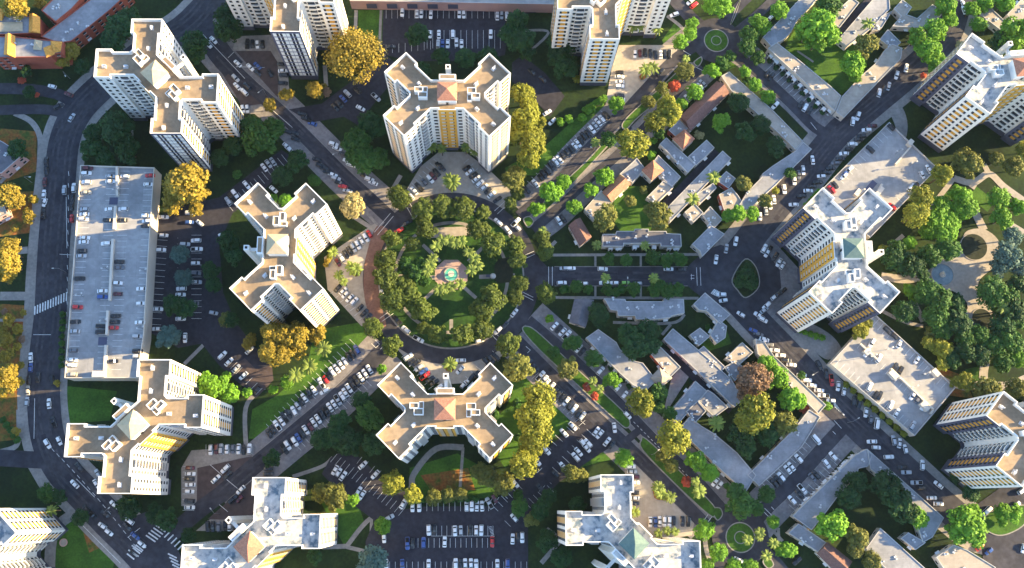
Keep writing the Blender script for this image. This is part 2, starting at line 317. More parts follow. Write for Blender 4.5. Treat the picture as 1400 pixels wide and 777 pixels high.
sheet('path', P('592,312 640,310 644,322 590,326'), m_path)
sheet('play_ground', P('676,355 700,352 702,386 676,388'), m_soil)
RB = []
for (u, v, r, rd) in ((979, 56, 18.5, 36), (1012, 735, 20, 38)):
    c = G(u, v); disc('road', c, rd / PPM, m_road); disc('kerb', c, r / PPM, m_conc, 48); disc('lawn', c, (r - 1.5) / PPM, m_lawn, 48); disc('kerb', c, .42 * r / PPM, m_conc, 40, .36 * r / PPM)
def island(t, k=4, lawn=m_lawn, kerb=.45):
    p = ccw(curve(P(t), k, True)); z = lift() + .12
    mb = MB(); mb.prism(p, 0, z); link('kerb', mb.mesh('kerb', m_conc))['kind'] = 'structure'
    sheet('lawn', [Vector((a.x, a.y, 0)) for a in inset(p, kerb)], lawn, z + .006)
for t in ('742,280 752,266 800,222 834,186 838,192 802,232 758,278 746,288', '850,170 868,150 900,122 938,88 944,94 905,134 872,162 856,178',
          '714,452 722,446 740,458 790,505 850,560 862,578 856,586 840,574 790,528 738,480', '876,602 884,600 930,644 975,690 978,704 968,704 920,660 878,616',
          '715,300 724,296 730,304 722,312', '716,446 724,448 728,458 720,458 714,452', '948,86 958,78 960,84 954,92', '972,696 984,694 988,704 980,712', '1006,10 1012,2 1004,26 998,34', '1042,768 1050,760 1058,772 1050,778',
          '1000,382 1018,354 1034,366 1038,392 1020,408 1008,398', '1344,720 1352,700 1400,690 1402,715 1380,730 1360,732', '503,438 522,448 516,458 500,452'):
    island(t, lawn=m_ground if t.startswith('1000,382') else m_lawn)
for u, v in ((618, 255), (487, 372), (615, 502)):                     # planters in the forecourts
    disc('kerb', G(u, v), 2.6, m_plaza, 30); disc('planter_soil', G(u, v), 2.2, m_dry, 30)
island('891,664 893,682 906,686 925,684 900,662', 2, m_dry); island('872,105 880,98 890,95 884,108 876,112', 2, m_dry)
for u, v, r in ((1331, 338, 19), (1342, 436, 14)):
    disc('kerb', G(u, v), (r + 1) / PPM, m_path, 48); disc('planter_soil', G(u, v), r / PPM, m_soil, 48)
# --- painted marks
def marks(segs, wd=.18, z=None, name='road_markings'):
    z = lift() if z is None else z; V = []; F = []
    for (u0, v0, u1, v1) in segs:
        a, b = G(u0, v0), G(u1, v1); d = (b - a); 
        if d.length < .01: continue
        d.normalize(); nrm = Vector((-d.y, d.x, 0)) * wd / 2; k = len(V)
        V += [(p.x, p.y, z) for p in (a - nrm, b - nrm, b + nrm, a + nrm)]; F.append((k, k + 1, k + 2, k + 3))
    return tag(link(name, mesh_of(name, V, F, m_paint)), None, None, kind='structure')
def stalls(u0, v0, u1, v1, n, du, dv, edge=False):
    s = [(u0 + (u1 - u0) * i / n, v0 + (v1 - v0) * i / n, u0 + (u1 - u0) * i / n + du, v0 + (v1 - v0) * i / n + dv) for i in range(n + 1)]
    if edge: s.append((u0, v0, u1, v1))
    return s
S = []
for a in ((528, 74, 606, 67, 9, 0, -12), (528, 14, 700, 14, 22, 0, 12), (584, 55, 684, 55, 13, 0, -13), (584, 55, 684, 55, 13, 0, 12), (590, 733, 674, 733, 12, 0, -14, True), (557, 736, 674, 736, 16, 0, 13), (525, 768, 720, 768, 25, 0, 14), (576, 699, 668, 699, 12, 0, -13),
          (672, 690, 705, 660, 5, 9, 9), (718, 650, 745, 664, 1, -8, 8), (706, 668, 752, 660, 1, 2, 2), (690, 712, 712, 690, 3, 8, 8), (710, 690, 748, 664, 6, 9, 9), (728, 618, 790, 572, 8, 10, 9), (765, 648, 812, 596, 7, -10, -9),
          (452, 632, 545, 705, 16, 9, -11), (495, 625, 530, 650, 4, -7, 9), (302, 490, 350, 540, 7, 9, -9), (310, 278, 385, 212, 14, 9, 11), (216, 320, 206, 452, 16, 14, 1), (262, 322, 262, 436, 14, 14, 0), (244, 326, 244, 440, 14, -1, 0),
          (1046, 98, 1112, 156, 12, 10, -9), (1052, 670, 1108, 612, 11, -10, -9), (1078, 690, 1140, 622, 12, 10, 9), (445, 535, 398, 572, 7, -7, -9), (404, 608, 500, 520, 17, 8, 8), (486, 472, 372, 588, 20, -8, -8),
          (720, 494, 800, 575, 15, -9, 8), (724, 262, 830, 160, 18, -9, -8), (556, 484, 598, 534, 8, -7, 5), (636, 528, 680, 486, 6, -7, -6), (600, 224, 560, 268, 8, -7, -6), (634, 224, 682, 276, 8, 7, -6), (886, 708, 944, 708, 8, 0, 12), (864, 68, 918, 68, 7, 0, 12), (284, 712, 342, 712, 8, 0, 14), (250, 638, 250, 698, 8, 16, 0), (282, 608, 346, 608, 8, 0, 14), (460, 396, 506, 438, 7, -8, 6), (460, 362, 506, 322, 7, -6, -8)):
    S += stalls(*a)
marks(S, .13)
S = []
for a in ((672, 720, 676, 733, 7, -4, 1), (735, 634, 741, 640, 1, -7, 7)): S += stalls(*a)
S += [(700, 0, 700, .1)]
S += [(278, 48, 335, 108), (360, 140, 400, 175), (312, 80, 320, 72), (323, 92, 362, 93), (288, 636, 304, 650), (325, 668, 308, 654), (300, 690, 312, 700)]
for (a, b, c, d) in ((551, 274, 566, 301), (557, 272, 572, 299), (676, 289, 690, 276), (680, 293, 694, 280), (716, 350, 730, 344), (718, 354, 731, 348), (715, 400, 729, 407), (715, 404, 729, 411), (519, 436, 534, 425), (522, 440, 538, 429), (669, 455, 684, 470), (672, 451, 688, 466), (520, 478, 538, 460), (525, 482, 542, 464), (952, 366, 953, 391), (957, 366, 958, 391), (750, 365, 750, 391), (755, 365, 755, 391), (934, 70, 944, 76), (950, 92, 962, 98), (962, 712, 970, 700), (966, 716, 975, 704), (1042, 698, 1052, 708), (1045, 695, 1055, 705), (512, 318, 534, 292), (516, 322, 538, 296), (730, 470, 738, 462), (1140, 575, 1150, 586), (1108, 168, 1116, 178)): S.append((a, b, c, d))
S += [(512 + i * 8, 760, 512 + i * 8, 760) for i in range(1)]
for i in range(14): S.append((94 - .2 * i, 235 + 16 * i, 94.8 - .2 * i, 241 + 16 * i))
for i in range(18): t = i / 18; S.append((64 + 126 * t, 606 + 147 * t - 20 * math.sin(t * 3.14) * .3, 64 + 126 * (t + .03), 606 + 147 * (t + .03) - 20 * math.sin(t * 3.14) * .3))
for i in range(20): t = i / 20; S.append((866 + 95 * t, 577 + 95 * t, 866 + 95 * (t + .025), 577 + 95 * (t + .025)))
S += [(47, 412, 47.01, 412), (91, 270, 92, 340), (46, 458, 70, 458), (82, 348, 97, 349), (48, 545, 47, 600), (100, 705, 165, 770), (175, 735, 192, 722), (105, 655, 130, 680)]
S += stalls(660, 690, 676, 690, 2, 6, -10) + [(686, 674, 694, 682), (690, 670, 698, 678)] + [(508, 470, 514, 476), (514, 476, 519, 471), (519, 471, 513, 465), (719, 474, 725, 479), (725, 479, 721, 483), (1054, 693, 1058, 697), (1138, 590, 1142, 594), (944, 377, 949, 377), (944, 381, 949, 381), (945, 375, 945, 383)]
marks(S, .2)
S = []
for i in range(13): S.append((48 + 3.6 * i, 431 - 1.6 * i, 48.4 + 3.6 * i, 419 - 1.6 * i))          # zebra by the garage
for i in range(5): S.append((176 + 4.6 * i, 752 - 6.2 * i, 190 + 4.6 * i, 761 - 6.2 * i)) if i < 2 else None
for i in range(5): S.append((200 + 3.4 * i, 732 - 3.4 * i, 213 + 3.4 * i, 741 - 3.4 * i)); S.append((225 + 4.6 * i, 735 + 4.2 * i, 233 + 4.6 * i, 727 + 4.2 * i)); S.append((174 + 4 * i, 757 - 4 * i, 184 + 4 * i, 765 - 4 * i))
for i in range(5): S.append((230 + 2 * i, 757 + 5 * i, 242 + 2 * i, 763 + 5 * i))
for i in range(6): S.append((1139 + 2 * i, 548 + 3 * i, 1142 + 2.4 * i, 558 + 2 * i)); S.append((972 + 2 * i, 402 - 2 * i + 3 * i, 977 + 2 * i, 396 + 1 * i))
marks(S, .55)
# kerb lines along the main roads
for t, h in (('340,-60 262,30 200,70 140,118 105,155 88,195 82,250 76,310 72,370 69,430 61,500 60,550 66,600 84,640 118,678 150,712 190,752', 22.6), ('270,38 300,75 340,115 385,155 425,195 470,240 505,272', 10.4), ('490,515 440,561 380,611 340,644 300,678', 11.8), ('745,505 795,553 850,604 905,658 950,704', 9.4), ('750,470 800,507 850,556 900,608 950,655', 7.9), ('752,262 800,209 845,164', 8.9), ('760,288 800,250 850,207 900,155 930,120', 7.4), ('758,378 850,378 950,378', 13.9), ('1290,55 1240,103 1190,145', 20.4), ('1120,210 1090,250 1040,308', 20.4), ('1030,435 1080,487 1130,541', 20.4), ('1190,600 1240,645 1290,690', 20.4), ('1130,608 1085,658 1050,692', 9.9), ('1018,84 1050,112 1085,145', 8.9)):
    for s in (-1, 1):
        pts = curve(P(t)); z = .13; v, f = strip_mesh(pts, s * h / PPM - .14, s * h / PPM + .14, z + lift() * .1)
        tag(link('kerb', mesh_of('kerb', v, f, m_conc)), None, None, kind='structure')
# ------------------------------------------------------------------ where the ground surface is
from mathutils.bvhtree import BVHTree
def ground_tree():
    V = []; F = []
    for o in COL.objects:
        if o.type == 'MESH' and o.get('kind') == 'structure':
            k = len(V); V += [v.co.copy() for v in o.data.vertices]
            for p in o.data.polygons:
                ids = list(p.vertices)
                if len(ids) <= 4: F.append([i + k for i in ids])
            o.data.calc_loop_triangles()
            for t in o.data.loop_triangles:
                if len(o.data.polygons[t.polygon_index].vertices) > 4: F.append([i + k for i in t.vertices])
    return BVHTree.FromPolygons(V, F)
GT = ground_tree()
def gz(p):
    h = GT.ray_cast(Vector((p[0], p[1], 50)), Vector((0, 0, -1)))
    return h[0].z if h[0] else 0.0
def on_ground(u, v, up=0.0):
    p = G(u, v, up); p.z = gz(p); return p
# ------------------------------------------------------------------ windows
def plate(parts, name, mats):
    mb = MB()
    for x0, x1, y0, y1, z0, z1, m in parts: mb.box(x0, x1, y0, y1, z0, z1, m)
    return mb.mesh(name, mats)
# unit shapes: 1 wide, 1 high, stand on the wall; x along the wall, y outwards
WIN = {'wide': ([(-.5, -.27, 0, .10, 0, 1, 0), (-.26, .26, 0, .07, 0, 1, 1), (.27, .5, 0, .10, 0, 1, 0)], (m_glass, m_gold)),
       'small': ([(-.5, .5, 0, .07, 0, 1, 0), (-.6, .6, 0, .12, -.12, -.02, 1)], (m_glass, m_white)),
       'balcony': ([(-.5, .5, 0, .06, 0, 1, 0), (-.5, .5, .06, .9, -.02, .10, 1), (-.5, .5, .84, .9, .10, .42, 1)], (m_glass, m_white)),
       'pale': ([(-.5, -.30, 0, .07, 0, 1, 0), (-.29, .5, 0, .07, 0, 1, 1)], (m_glass, m_pale)),
       'panel': ([(-.62, -.30, 0, .07, -.25, 1.25, 1), (-.29, -.06, 0, .05, 0, 1, 0), (-.05, .05, 0, .07, -.25, 1.25, 1), (.06, .29, 0, .05, 0, 1, 0), (.30, .62, 0, .07, -.25, 1.25, 1)], (m_glass, m_white))}
WME = {k: plate(v[0], 'window', v[1]) for k, v in WIN.items()}
# ------------------------------------------------------------------ towers
TH = 47.0; FL = 3.42
def st(s, t):                                   # along a wing at 45 degrees, and across it
    return ((s + t) / math.sqrt(2), (s - t) / math.sqrt(2))
quad = [st(9.0, .35), st(18.2, .35), st(18.2, -.8), st(24.7, -.8), st(24.7, 11.5), st(18.4, 11.5), st(18.4, 10.2), st(11.2, 10.2)]   # back-right quarter, from the back to the side
def tower_plan():
    q = [(x, y) for x, y in quad]
    right_back = [(3.4, 8.2), (3.4, 6.1)] + q
    rb = [(x, y) for x, y in right_back]
    rf = [(x, -y) for x, y in ([(3.5, 6.9), (3.5, 6.1)] + q)][::-1]
    lb = [(-x, y) for x, y in rb][::-1]; lf = [(-x, y) for x, y in rf][::-1]
    poly = rb + [(14.6, 0)][:0] + rf + lf + lb
    return poly[::-1] if area2(poly) < 0 else poly
PLAN = tower_plan()
def seg_kind(a, b):
    L = math.hypot(b[0] - a[0], b[1] - a[1]); mx, my = (a[0] + b[0]) / 2, (a[1] + b[1]) / 2
    if L < 2.2: return None
    if abs(mx) < .5: return 'bay' if my < 0 else 'stair'
    r = math.hypot(mx, my)
    if L > 11: return 'end'
    if r > 17 and L < 7: return 'tip_front' if (abs(my) < abs(mx)) else 'tip_side'
    return 'wing' if L > 6 else 'recess'
def cols(kind, L):
    """window columns of a wall: (place along it, width, height, sill, shape)"""
    if kind == 'end': return [(-L * .22, 4.2, 1.75, .9, 'wide'), (L * .22, 4.2, 1.75, .9, 'wide')]
    if kind in ('tip_front',): return [(0, 4.0, 1.75, .9, 'wide')]
    if kind == 'tip_side': return [(-1.4, 1.2, 1.5, 1.0, 'small'), (1.5, 1.2, 1.5, 1.0, 'small')]
    if kind == 'wing': return [(-L * .33, 1.2, 1.5, 1.0, 'small'), (0, 3.0, 2.0, .5, 'balcony'), (L * .33, 1.2, 1.5, 1.0, 'small')]
    if kind == 'bay': return [(-1.6, 1.9, 1.3, 1.1, 'pale'), (1.6, 1.9, 1.3, 1.1, 'pale')]
    if kind == 'recess': return [(0, min(1.6, L * .5), 1.5, 1.0, 'small')]
    return []
def solve(tips):
    """place and heading of a tower from the pixels of one or two wing tips"""
    a, b = 21.3, 13.9; loc = [(-a, b), (a, b), (a, -b), (-a, -b)]
    return loc
def tower(label, tips, rot, roof, cap, accent=None, stair=None):
    loc = solve(tips); w_ = [(i, G(u, v, TH)) for i, u, v in tips]
    if len(w_) > 1 and rot is None:
        (i, p), (j, q) = w_[0], w_[-1]
        d = Vector((loc[j][0] - loc[i][0], loc[j][1] - loc[i][1])); e = (q - p)
        rot = math.degrees(math.atan2(e.y, e.x) - math.atan2(d.y, d.x))
    c, s = math.cos(R(rot)), math.sin(R(rot)); x = y = 0
    for i, p in w_:
        x += p.x - (loc[i][0] * c - loc[i][1] * s); y += p.y - (loc[i][0] * s + loc[i][1] * c)
    x /= len(w_); y /= len(w_)
    t = empty('apartment_tower', (x, y, 0), R(rot)); tag(t, label, 'apartment tower', 'apartment towers of the estate')
    pl = PLAN
    # walls: one skin with a parapet; accent walls in their own colour
    mb = MB(); n = len(pl); inn = inset(pl, .3)
    for i in range(n):
        a, b = pl[i], pl[(i + 1) % n]; k = seg_kind(a, b); m = 0
        if k == 'bay': m = 1
        if accent == 'tips' and k in ('tip_front', 'tip_side'): m = 2
        if accent == 'south' and k == 'end' and a[0] > 0 and a[1] < 0: m = 2
        mb.add([(a[0], a[1], 4.2), (b[0], b[1], 4.2), (b[0], b[1], TH), (a[0], a[1], TH)], [(0, 1, 2, 3)], m)
        ia, ib = inn[i], inn[(i + 1) % n]
        mb.add([(a[0], a[1], TH), (b[0], b[1], TH), (ib[0], ib[1], TH), (ia[0], ia[1], TH)], [(0, 1, 2, 3)], 0)
        mb.add([(ia[0], ia[1], TH), (ib[0], ib[1], TH), (ib[0], ib[1], TH - 2.35), (ia[0], ia[1], TH - 2.35)], [(0, 1, 2, 3)], 0)
    link('wall', mb.mesh('wall', (m_white, m_yellow, m_slate)), t)
    mb = MB(); mb.prism(inset(pl, .25), 0, 4.25, 0, False); link('ground_floor_wall', mb.mesh('ground_floor_wall', m_plinth), t)
    me = mesh_of('roof', [(p[0], p[1], TH - 2.3) for p in inset(pl, .2)], [tuple(range(n))], roof); rf = link('roof', me, t)
    z = TH - 2.3
    # penthouse with its hipped cap
    mb = MB(); mb.box(-3.7, 3.7, -3.6, 3.8, z, z + 4.6, 0); ph = link('penthouse', mb.mesh('penthouse', m_white), t)
    mb = MB(); mb.box(-.5, .5, -3.72, -3.6, z + .2, z + 2.2, 0); link('door', mb.mesh('door', m_glass), ph)
    mb = MB(); mb.add([(-4, -3.9, z + 4.6), (4, -3.9, z + 4.6), (4, 4.1, z + 4.6), (-4, 4.1, z + 4.6), (0, .1, z + 7.6)], [(0, 1, 4), (1, 2, 4), (2, 3, 4), (3, 0, 4), (3, 2, 1, 0)], 0); link('hipped_cap', mb.mesh('hipped_cap', cap), ph)
    for sx in (-1, 1):                           # the two stepped lift heads
        mb = MB()
        for x0, x1, y0, y1, h in ((-2.6, 1.0, -.2, 2.2, 2.9), (-.8, 2.6, -2.3, -.21, 2.9), (-2.6, -.81, -2.9, -.21, 1.5)):
            mb.box(x0, x1, y0, y1, z, z + h, 0); mb.box(x0 + .3, x1 - .3, y0 + .3, y1 - .3, z + h, z + h + .02, 1)
            for (p, q, r_, s_) in ((x0, x1, y0, y0 + .25), (x0, x1, y1 - .25, y1), (x0, x0 + .25, y0 + .25, y1 - .25), (x1 - .25, x1, y0 + .25, y1 - .25)): mb.box(p, q, r_, s_, z + h, z + h + .5, 0)
        link('lift_head', mb.mesh('lift_head', (m_white, roof)), t, (sx * 10.6, .3, 0), R(180) if sx < 0 else 0)
    mb = MB(); mb.box(-3.39, 3.39, 5.9, 8.19, z + .5, TH + .9, 0); mb.box(-2.9, 2.9, 6.3, 7.8, TH + .9, TH + .93, 1); link('stair_head', mb.mesh('stair_head', (m_white, roof)), t)
    mb = MB(); mb.box(-1, 1, 12.2, 14.2, 0, TH - 3, 0); mb.box(-.5, .5, 12.7, 13.7, TH - 3, TH - 2.97, 1); mb.box(-.6, .6, 8.21, 12.19, TH - 7, TH - 6, 0); link('chimney', mb.mesh('chimney', (m_white, m_dark)), t)
    rr = random.Random(int(x * 7 + y))
    vb = MB(); vb.box(-.9, .9, -.7, .7, 0, .5, 0); vb.box(-.6, .6, -.45, .45, .5, 1.5, 0); vb.cyl(.9, .1, .25, .25, .5, 1.8, 8, 0); vme = vb.mesh('roof_vent', m_vent)
    for k in range(4):
        sx, sy = ((1, 1), (1, -1), (-1, -1), (-1, 1))[k]
        for s_, t_ in ((21.6, 4.2 + rr.uniform(-.5, .5)), (12.5 + rr.uniform(-.8, .8), 4.5)):
            p = st(s_, t_); link('roof_vent', vme, t, (sx * p[0], sy * p[1], z), R(45 * sx * sy + rr.uniform(-4, 4)))
    # windows
    lst = []
    camp = Vector((0, 0, CAM_H)); mw = Matrix.Translation((x, y, 0)) @ Matrix.Rotation(R(rot), 4, 'Z')
    for i in range(n):
        a, b = Vector(pl[i]), Vector(pl[(i + 1) % n]); k = seg_kind(a, b)
        if not k: continue
        d = (b - a); L = d.length; d.normalize(); nr = Vector((d.y, -d.x)); mid = (a + b) / 2
        wp = mw @ Vector((mid.x, mid.y, 24)); wn = (mw.to_3x3() @ Vector((nr.x, nr.y, 0))); vis = (camp - wp).normalized().dot(wn)
        pu = PX(wp); inside = -60 < pu[0] < 1460 and -60 < pu[1] < 840
        for (o, w1, h1, sill, shp) in cols(k, L):
            if accent == 'south' and k == 'end' and a[0] > 0 and a[1] < 0: shp = 'panel'
            if accent == 'tips' and k == 'tip_side':
                if o > 0: continue
                o, w1, h1, sill, shp = 0, 4.0, 1.75, .9, 'wide'
            for f in range(12):
                c_ = mid + d * o; lst.append((vis * w1 * h1 if inside else -1, shp, c_.x + nr.x * .01, c_.y + nr.y * .01, 4.6 + f * FL + sill, w1, h1, math.atan2(-nr.x, nr.y)))
    lst.sort(key=lambda q: -q[0]); rest = MB(); mats = [m_glass, m_gold, m_white, m_pale]
    for k, (vis, shp, px, py, pz, w1, h1, az) in enumerate(lst):
        if k < 100 and vis > 0:
            o = link('window', WME[shp], t, (px, py, pz), az); o.scale = (w1, 1, h1)
        else:
            mm = Matrix.Translation((px, py, pz)) @ Matrix.Rotation(az, 4, 'Z') @ Matrix.Diagonal((w1, 1, h1, 1))
            for x0, x1, y0, y1, z0, z1, m in WIN[shp][0]:
                q = [mm @ Vector(c) for c in ((x0, y0, z0), (x1, y0, z0), (x1, y1, z0), (x0, y1, z0), (x0, y0, z1), (x1, y0, z1), (x1, y1, z1), (x0, y1, z1))]
                rest.add(q, [(4, 5, 6, 7), (1, 2, 6, 5), (2, 3, 7, 6), (3, 0, 4, 7)], mats.index(WIN[shp][1][m]))
    if rest.v: tag(link('window', rest.mesh('window', mats), t), None, None, kind='stuff')
    return t
def tp(S, ox, oy, *a): return [(i, ox + u / S, oy + v / S) for i, u, v in a]
tower('white tower with a red hipped cap and ochre entrance bay, straight above the circular garden', tp(4.09, 510, 60, (0, 122, 95), (1, 710, 105), (2, 709, 466), (3, 118, 461)), 0, m_beige, m_tile)
tower('beige-roofed tower with a red hipped cap, straight below the circular garden', tp(4.571, 505, 480, (0, 121, 137), (1, 822, 139), (2, 825, 605), (3, 119, 600)), 0, m_beige, m_tile)
tower('beige-roofed tower with a cream hipped cap, beside the red-paved side of the circular garden', tp(3.53, 300, 240, (0, 95, 590), (1, 117, 90), (2, 475, 92), (3, 455, 595)), 90, m_beige, m_cream)
tower('golden-lit tower with a slate end wall, just above the blue parking deck', tp(3.2375, 110, 10, (0, 293, 43), (1, 622, 356), (2, 374, 567), (3, 50, 247)), -44.5, m_beige, m_cream, 'south')
tower('golden-lit tower with a cream cap overlapping the lower end of the blue parking deck', tp(3.7, 75, 480, (0, 41, 445), (1, 490, 42), (2, 760, 312), (3, 312, 720)), 45, m_beige, m_cream)
tower('stained white-roofed tower with a green cap, facing the court with a planted triangle', tp(3.53, 1050, 250, (0, 547, 88), (1, 587, 570), (2, 257, 557), (3, 217, 87)), -90, m_wroof, m_green, 'tips')
tower('tower with a slate end wall at the top edge beside the huge golden tree', [(2, 389, 44)], -45, m_beige, m_tile, 'south')
tower('white tower cut by the top edge beside the forecourt with two palms', [(3, 827.5, 54)], 45, m_beige, m_cream)
tower('stained white-roofed tower with a red cap at the bottom edge beside the red-lined court', [(1, 366, 652), (2, 440, 727)], 45, m_wroof, m_tile)
tower('stained white-roofed tower with a green cap at the bottom edge beside the triangular forecourt', [(1, 772, 722), (2, 844.5, 649)], 135, m_wroof, m_green)
tower('tower with slate window bands above the upper grey parking deck, cut by the photo edge', [(0, 1319, 62), (3, 1336, 141)], 6, m_wroof, m_tile, 'tips')
tower('beige-roofed tower with two slate window bands beside the parking deck by the park', [(0, 1365, 552), (3, 1375, 651)], 5, m_beige, m_tile, 'tips')
tower('sunlit cream tower by the play lawn in the lower corner, mostly outside the frame', [(1, 8, 711)], 0, m_wroof, m_tile)
# ------------------------------------------------------------------ low buildings
VENT = MB(); VENT.cyl(0, 0, .35, .35, 0, .8, 8); VENT.box(-.5, .5, .6, 1.3, 0, .5); VME = VENT.mesh('roof_vent', m_vent)
m_rim = mat('roof_rim', (.36, .355, .345), (.44, .43, .415), .2, .9)
DOOR = MB(); DOOR.box(-.6, .6, 0, .08, 0, 2.1, 0); DOOR.box(-1, 1, 0, 1.1, 2.2, 2.35, 1); DME = DOOR.mesh('door', (m_dark, m_white))
def building(name, label, cat, t, h=6.2, wall=None, roof=None, par=.35, wins=14, group=None, vents=3, base=None, wmat='small', fls=None):
    wall = wall or m_creamwall; roof = roof or m_grey
    p = ccw(P(t, h)); c = sum((Vector((a.x, a.y, 0)) for a in p), Vector()) / len(p)
    e = empty(name, c); tag(e, label, cat, group)
    q = [Vector((a.x - c.x, a.y - c.y)) for a in p]; n = len(q); q = [Vector(a) for a in q]
    mb = MB(); inn = inset(q, .3)
    for i in range(n):
        a, b, ia, ib = q[i], q[(i + 1) % n], inn[i], inn[(i + 1) % n]
        mb.add([(a.x, a.y, 0), (b.x, b.y, 0), (b.x, b.y, h), (a.x, a.y, h)], [(0, 1, 2, 3)], 0)
        mb.add([(a.x, a.y, h), (b.x, b.y, h), (ib.x, ib.y, h), (ia.x, ia.y, h)], [(0, 1, 2, 3)], 1)
        mb.add([(ia.x, ia.y, h), (ib.x, ib.y, h), (ib.x, ib.y, h - par), (ia.x, ia.y, h - par)], [(0, 1, 2, 3)], 1)
    link('wall', mb.mesh('wall', (wall, m_rim if h < 9 else wall)), e)
    rf = link('roof', mesh_of('roof', [(a.x, a.y, h - par + .01) for a in inset(q, .2)], [tuple(range(n))], roof), e)
    rr = random.Random(hash(t) % 1000 if False else len(t) * 13 + n)
    tri = rf.data; tri.calc_loop_triangles(); T = [[tri.vertices[k].co for k in lt.vertices] for lt in tri.loop_triangles]; T = [x for x in T if ((x[1] - x[0]).cross(x[2] - x[0])).length > 8]
    for k in range(vents):
        if not T: break
        x = rr.choice(T); a, b = sorted((rr.uniform(.25, .75), rr.uniform(.25, .75))); pt = x[0] * a + x[1] * (b - a) + x[2] * (1 - b)
        link('roof_vent', VME, rf, (pt.x, pt.y, pt.z), rr.uniform(0, 3))
    L = []
    for i in range(n):
        a, b = q[i], q[(i + 1) % n]; d = b - a; ln = d.length
        if ln < 3.5: continue
        d.normalize(); nr = Vector((d.y, -d.x)); mid = (a + b) / 2; wp = Vector((c.x + mid.x, c.y + mid.y, h / 2)); vis = (Vector((0, 0, CAM_H)) - wp).normalized().dot(Vector((nr.x, nr.y, 0)))
        if vis < .03: continue
        k = max(1, int(ln / 3.6))
        for j in range(k):
            o = (j + .5) / k * ln; s = a + d * o
            for f in range(fls or max(1, int(h / 3))): L.append((vis, s.x + nr.x * .01, s.y + nr.y * .01, .9 + 3 * f, math.atan2(-nr.x, nr.y), f, j))
    L.sort(key=lambda x: -x[0])
    for (vis, x, y, z, az, f, j) in L[:wins]:
        if f == 0 and j % 3 == 1: link('door', DME, e, (x, y, 0), az)
        else: o = link('window', WME[wmat], e, (x, y, z), az); o.scale = (1.5, 1, 1.3)
    return e
def cap_roof(parent, t, h, rise, m, kind='hip', name='hipped_roof', over=.3):
    """a pitched roof on a four-cornered plan"""
    p = ccw(P(t, h)); c = parent.location; q = [Vector((a.x - c.x, a.y - c.y, h)) for a in p]
    q = [Vector((a.x, a.y, h)) for a in inset(q, -over)]
    mid = sum(q, Vector()) / 4; mid.z = h + rise
    if kind == 'hip': me = mesh_of(name, q + [mid], [(0, 1, 4), (1, 2, 4), (2, 3, 4), (3, 0, 4), (3, 2, 1, 0)], m)
    else:
        if (q[1] - q[0]).length < (q[2] - q[1]).length: q = q[1:] + q[:1]
        r0 = (q[0] + q[3]) / 2; r1 = (q[1] + q[2]) / 2; r0.z = r1.z = h + rise; ins = (r1 - r0) * (.0 if kind == 'gable' else .15); r0 = r0 + ins; r1 = r1 - ins
        me = mesh_of(name, q + [r0, r1], [(0, 1, 5, 4), (2, 3, 4, 5), (0, 4, 3), (1, 2, 5), (3, 2, 1, 0)], m)
    return link(name, me, parent)
def pitched(name, label, cat, t, h, rise, m, kind='gable', wall=None, group=None, wins=10):
    h = 1.2 + h * .55
    e = building(name, label, cat, t, h, wall or m_creamwall, m_dkroof, .05, wins, group, 0)
    cap_roof(e, t, h + .02, rise, m, kind, 'hipped_roof' if kind == 'hip' else 'pitched_roof'); return e
GA = 'garden apartment blocks'
NG = [0]
def ga(label, t, roof=None, h=6.2, **k):
    NG[0] += 1; h = 1.2 + h * .52 + .017 * (NG[0] % 23)
    return building('garden_apartment', label, 'apartment block', t, h, roof=roof, group=GA, **k)
# upper court between the two roundabouts
ga('long grey flat-roofed block closing the dark green court beside the brown-tiled hall', '986,104 997,98 1056,150 1098,193 1088,205 1080,197 1062,180 1035,155 1000,124', m_tan, 6.5)
ga('long pale flat-roofed wing along the avenue bend, ending at the court corner', '1098,194 1110,204 1060,254 1022,288 1011,280 1022,262 1041,243 1043,237 1056,227 1088,206', m_grey, 6.5)
ga('small beige block with a brick-red edge at the lower tip of the dark green court', '983,266 1000,256 1010,268 1020,286 1008,293 990,288', m_tan, 5.5, wall=m_redwall)
pitched('brown_tiled_hall', 'long hall with a mauve-brown tiled gable roof by the upper court', 'hall', '930,160 980,112 996,127 944,178', 6.5, 3, m_brown, wins=8)
ga('grey flat block joined to the red hipped turret, above the narrow alley', '902,197 911,188 951,225 940,236', m_grey)
ga('blue-grey flat block between the red turret and the alley end', '941,214 966,191 977,202 952,226', m_grey, 6)
pitched('hipped_turret', 'square turret with a clay-red hipped roof beside the brown-tiled hall', 'turret', '920,190 936,178 949,190 934,204', 8.5, 3.5, m_tile, 'hip', m_creamwall)
ga('small round-fronted grey block between brown hall and red turret', '914,178 929,164 941,176 925,188', m_grey, 6.8, wall=m_redwall, vents=1)
ga('very long grey flat block on the park side of the narrow alley', '913,283 988,206 1000,217 916,304', m_grey, 5.5, wins=20)
ga('narrow grey annexe against the very long alley block', '953,265 975,250 980,257 957,279', m_grey, 4.6, vents=1)
ga('square beige block below the alley, next to a round dark palm', '936,290 950,278 962,291 948,304', m_tan, 6)
ga('pale block between the square beige block and the avenue', '960,294 971,282 988,300 976,312', m_tan, 5.6)
ga('slim grey block with white gable end above the east street junction', '946,334 972,308 991,320 960,351 957,343', m_grey, 6.5)
ga('pale flat block under the long wing, beside a small brick court', '980,247 993,234 1006,244 996,258', m_grey, 5.6, wall=m_redwall)
ga('grey block with a white skylight behind the golden tree of the avenue', '847,238 871,216 882,230 865,250', m_grey, 6.4)
pitched('red_tiled_hall', 'small hall with a salmon-red gable roof beside a green awning', 'hall', '824,263 846,242 861,252 836,275', 6.4, 2.4, m_tile)
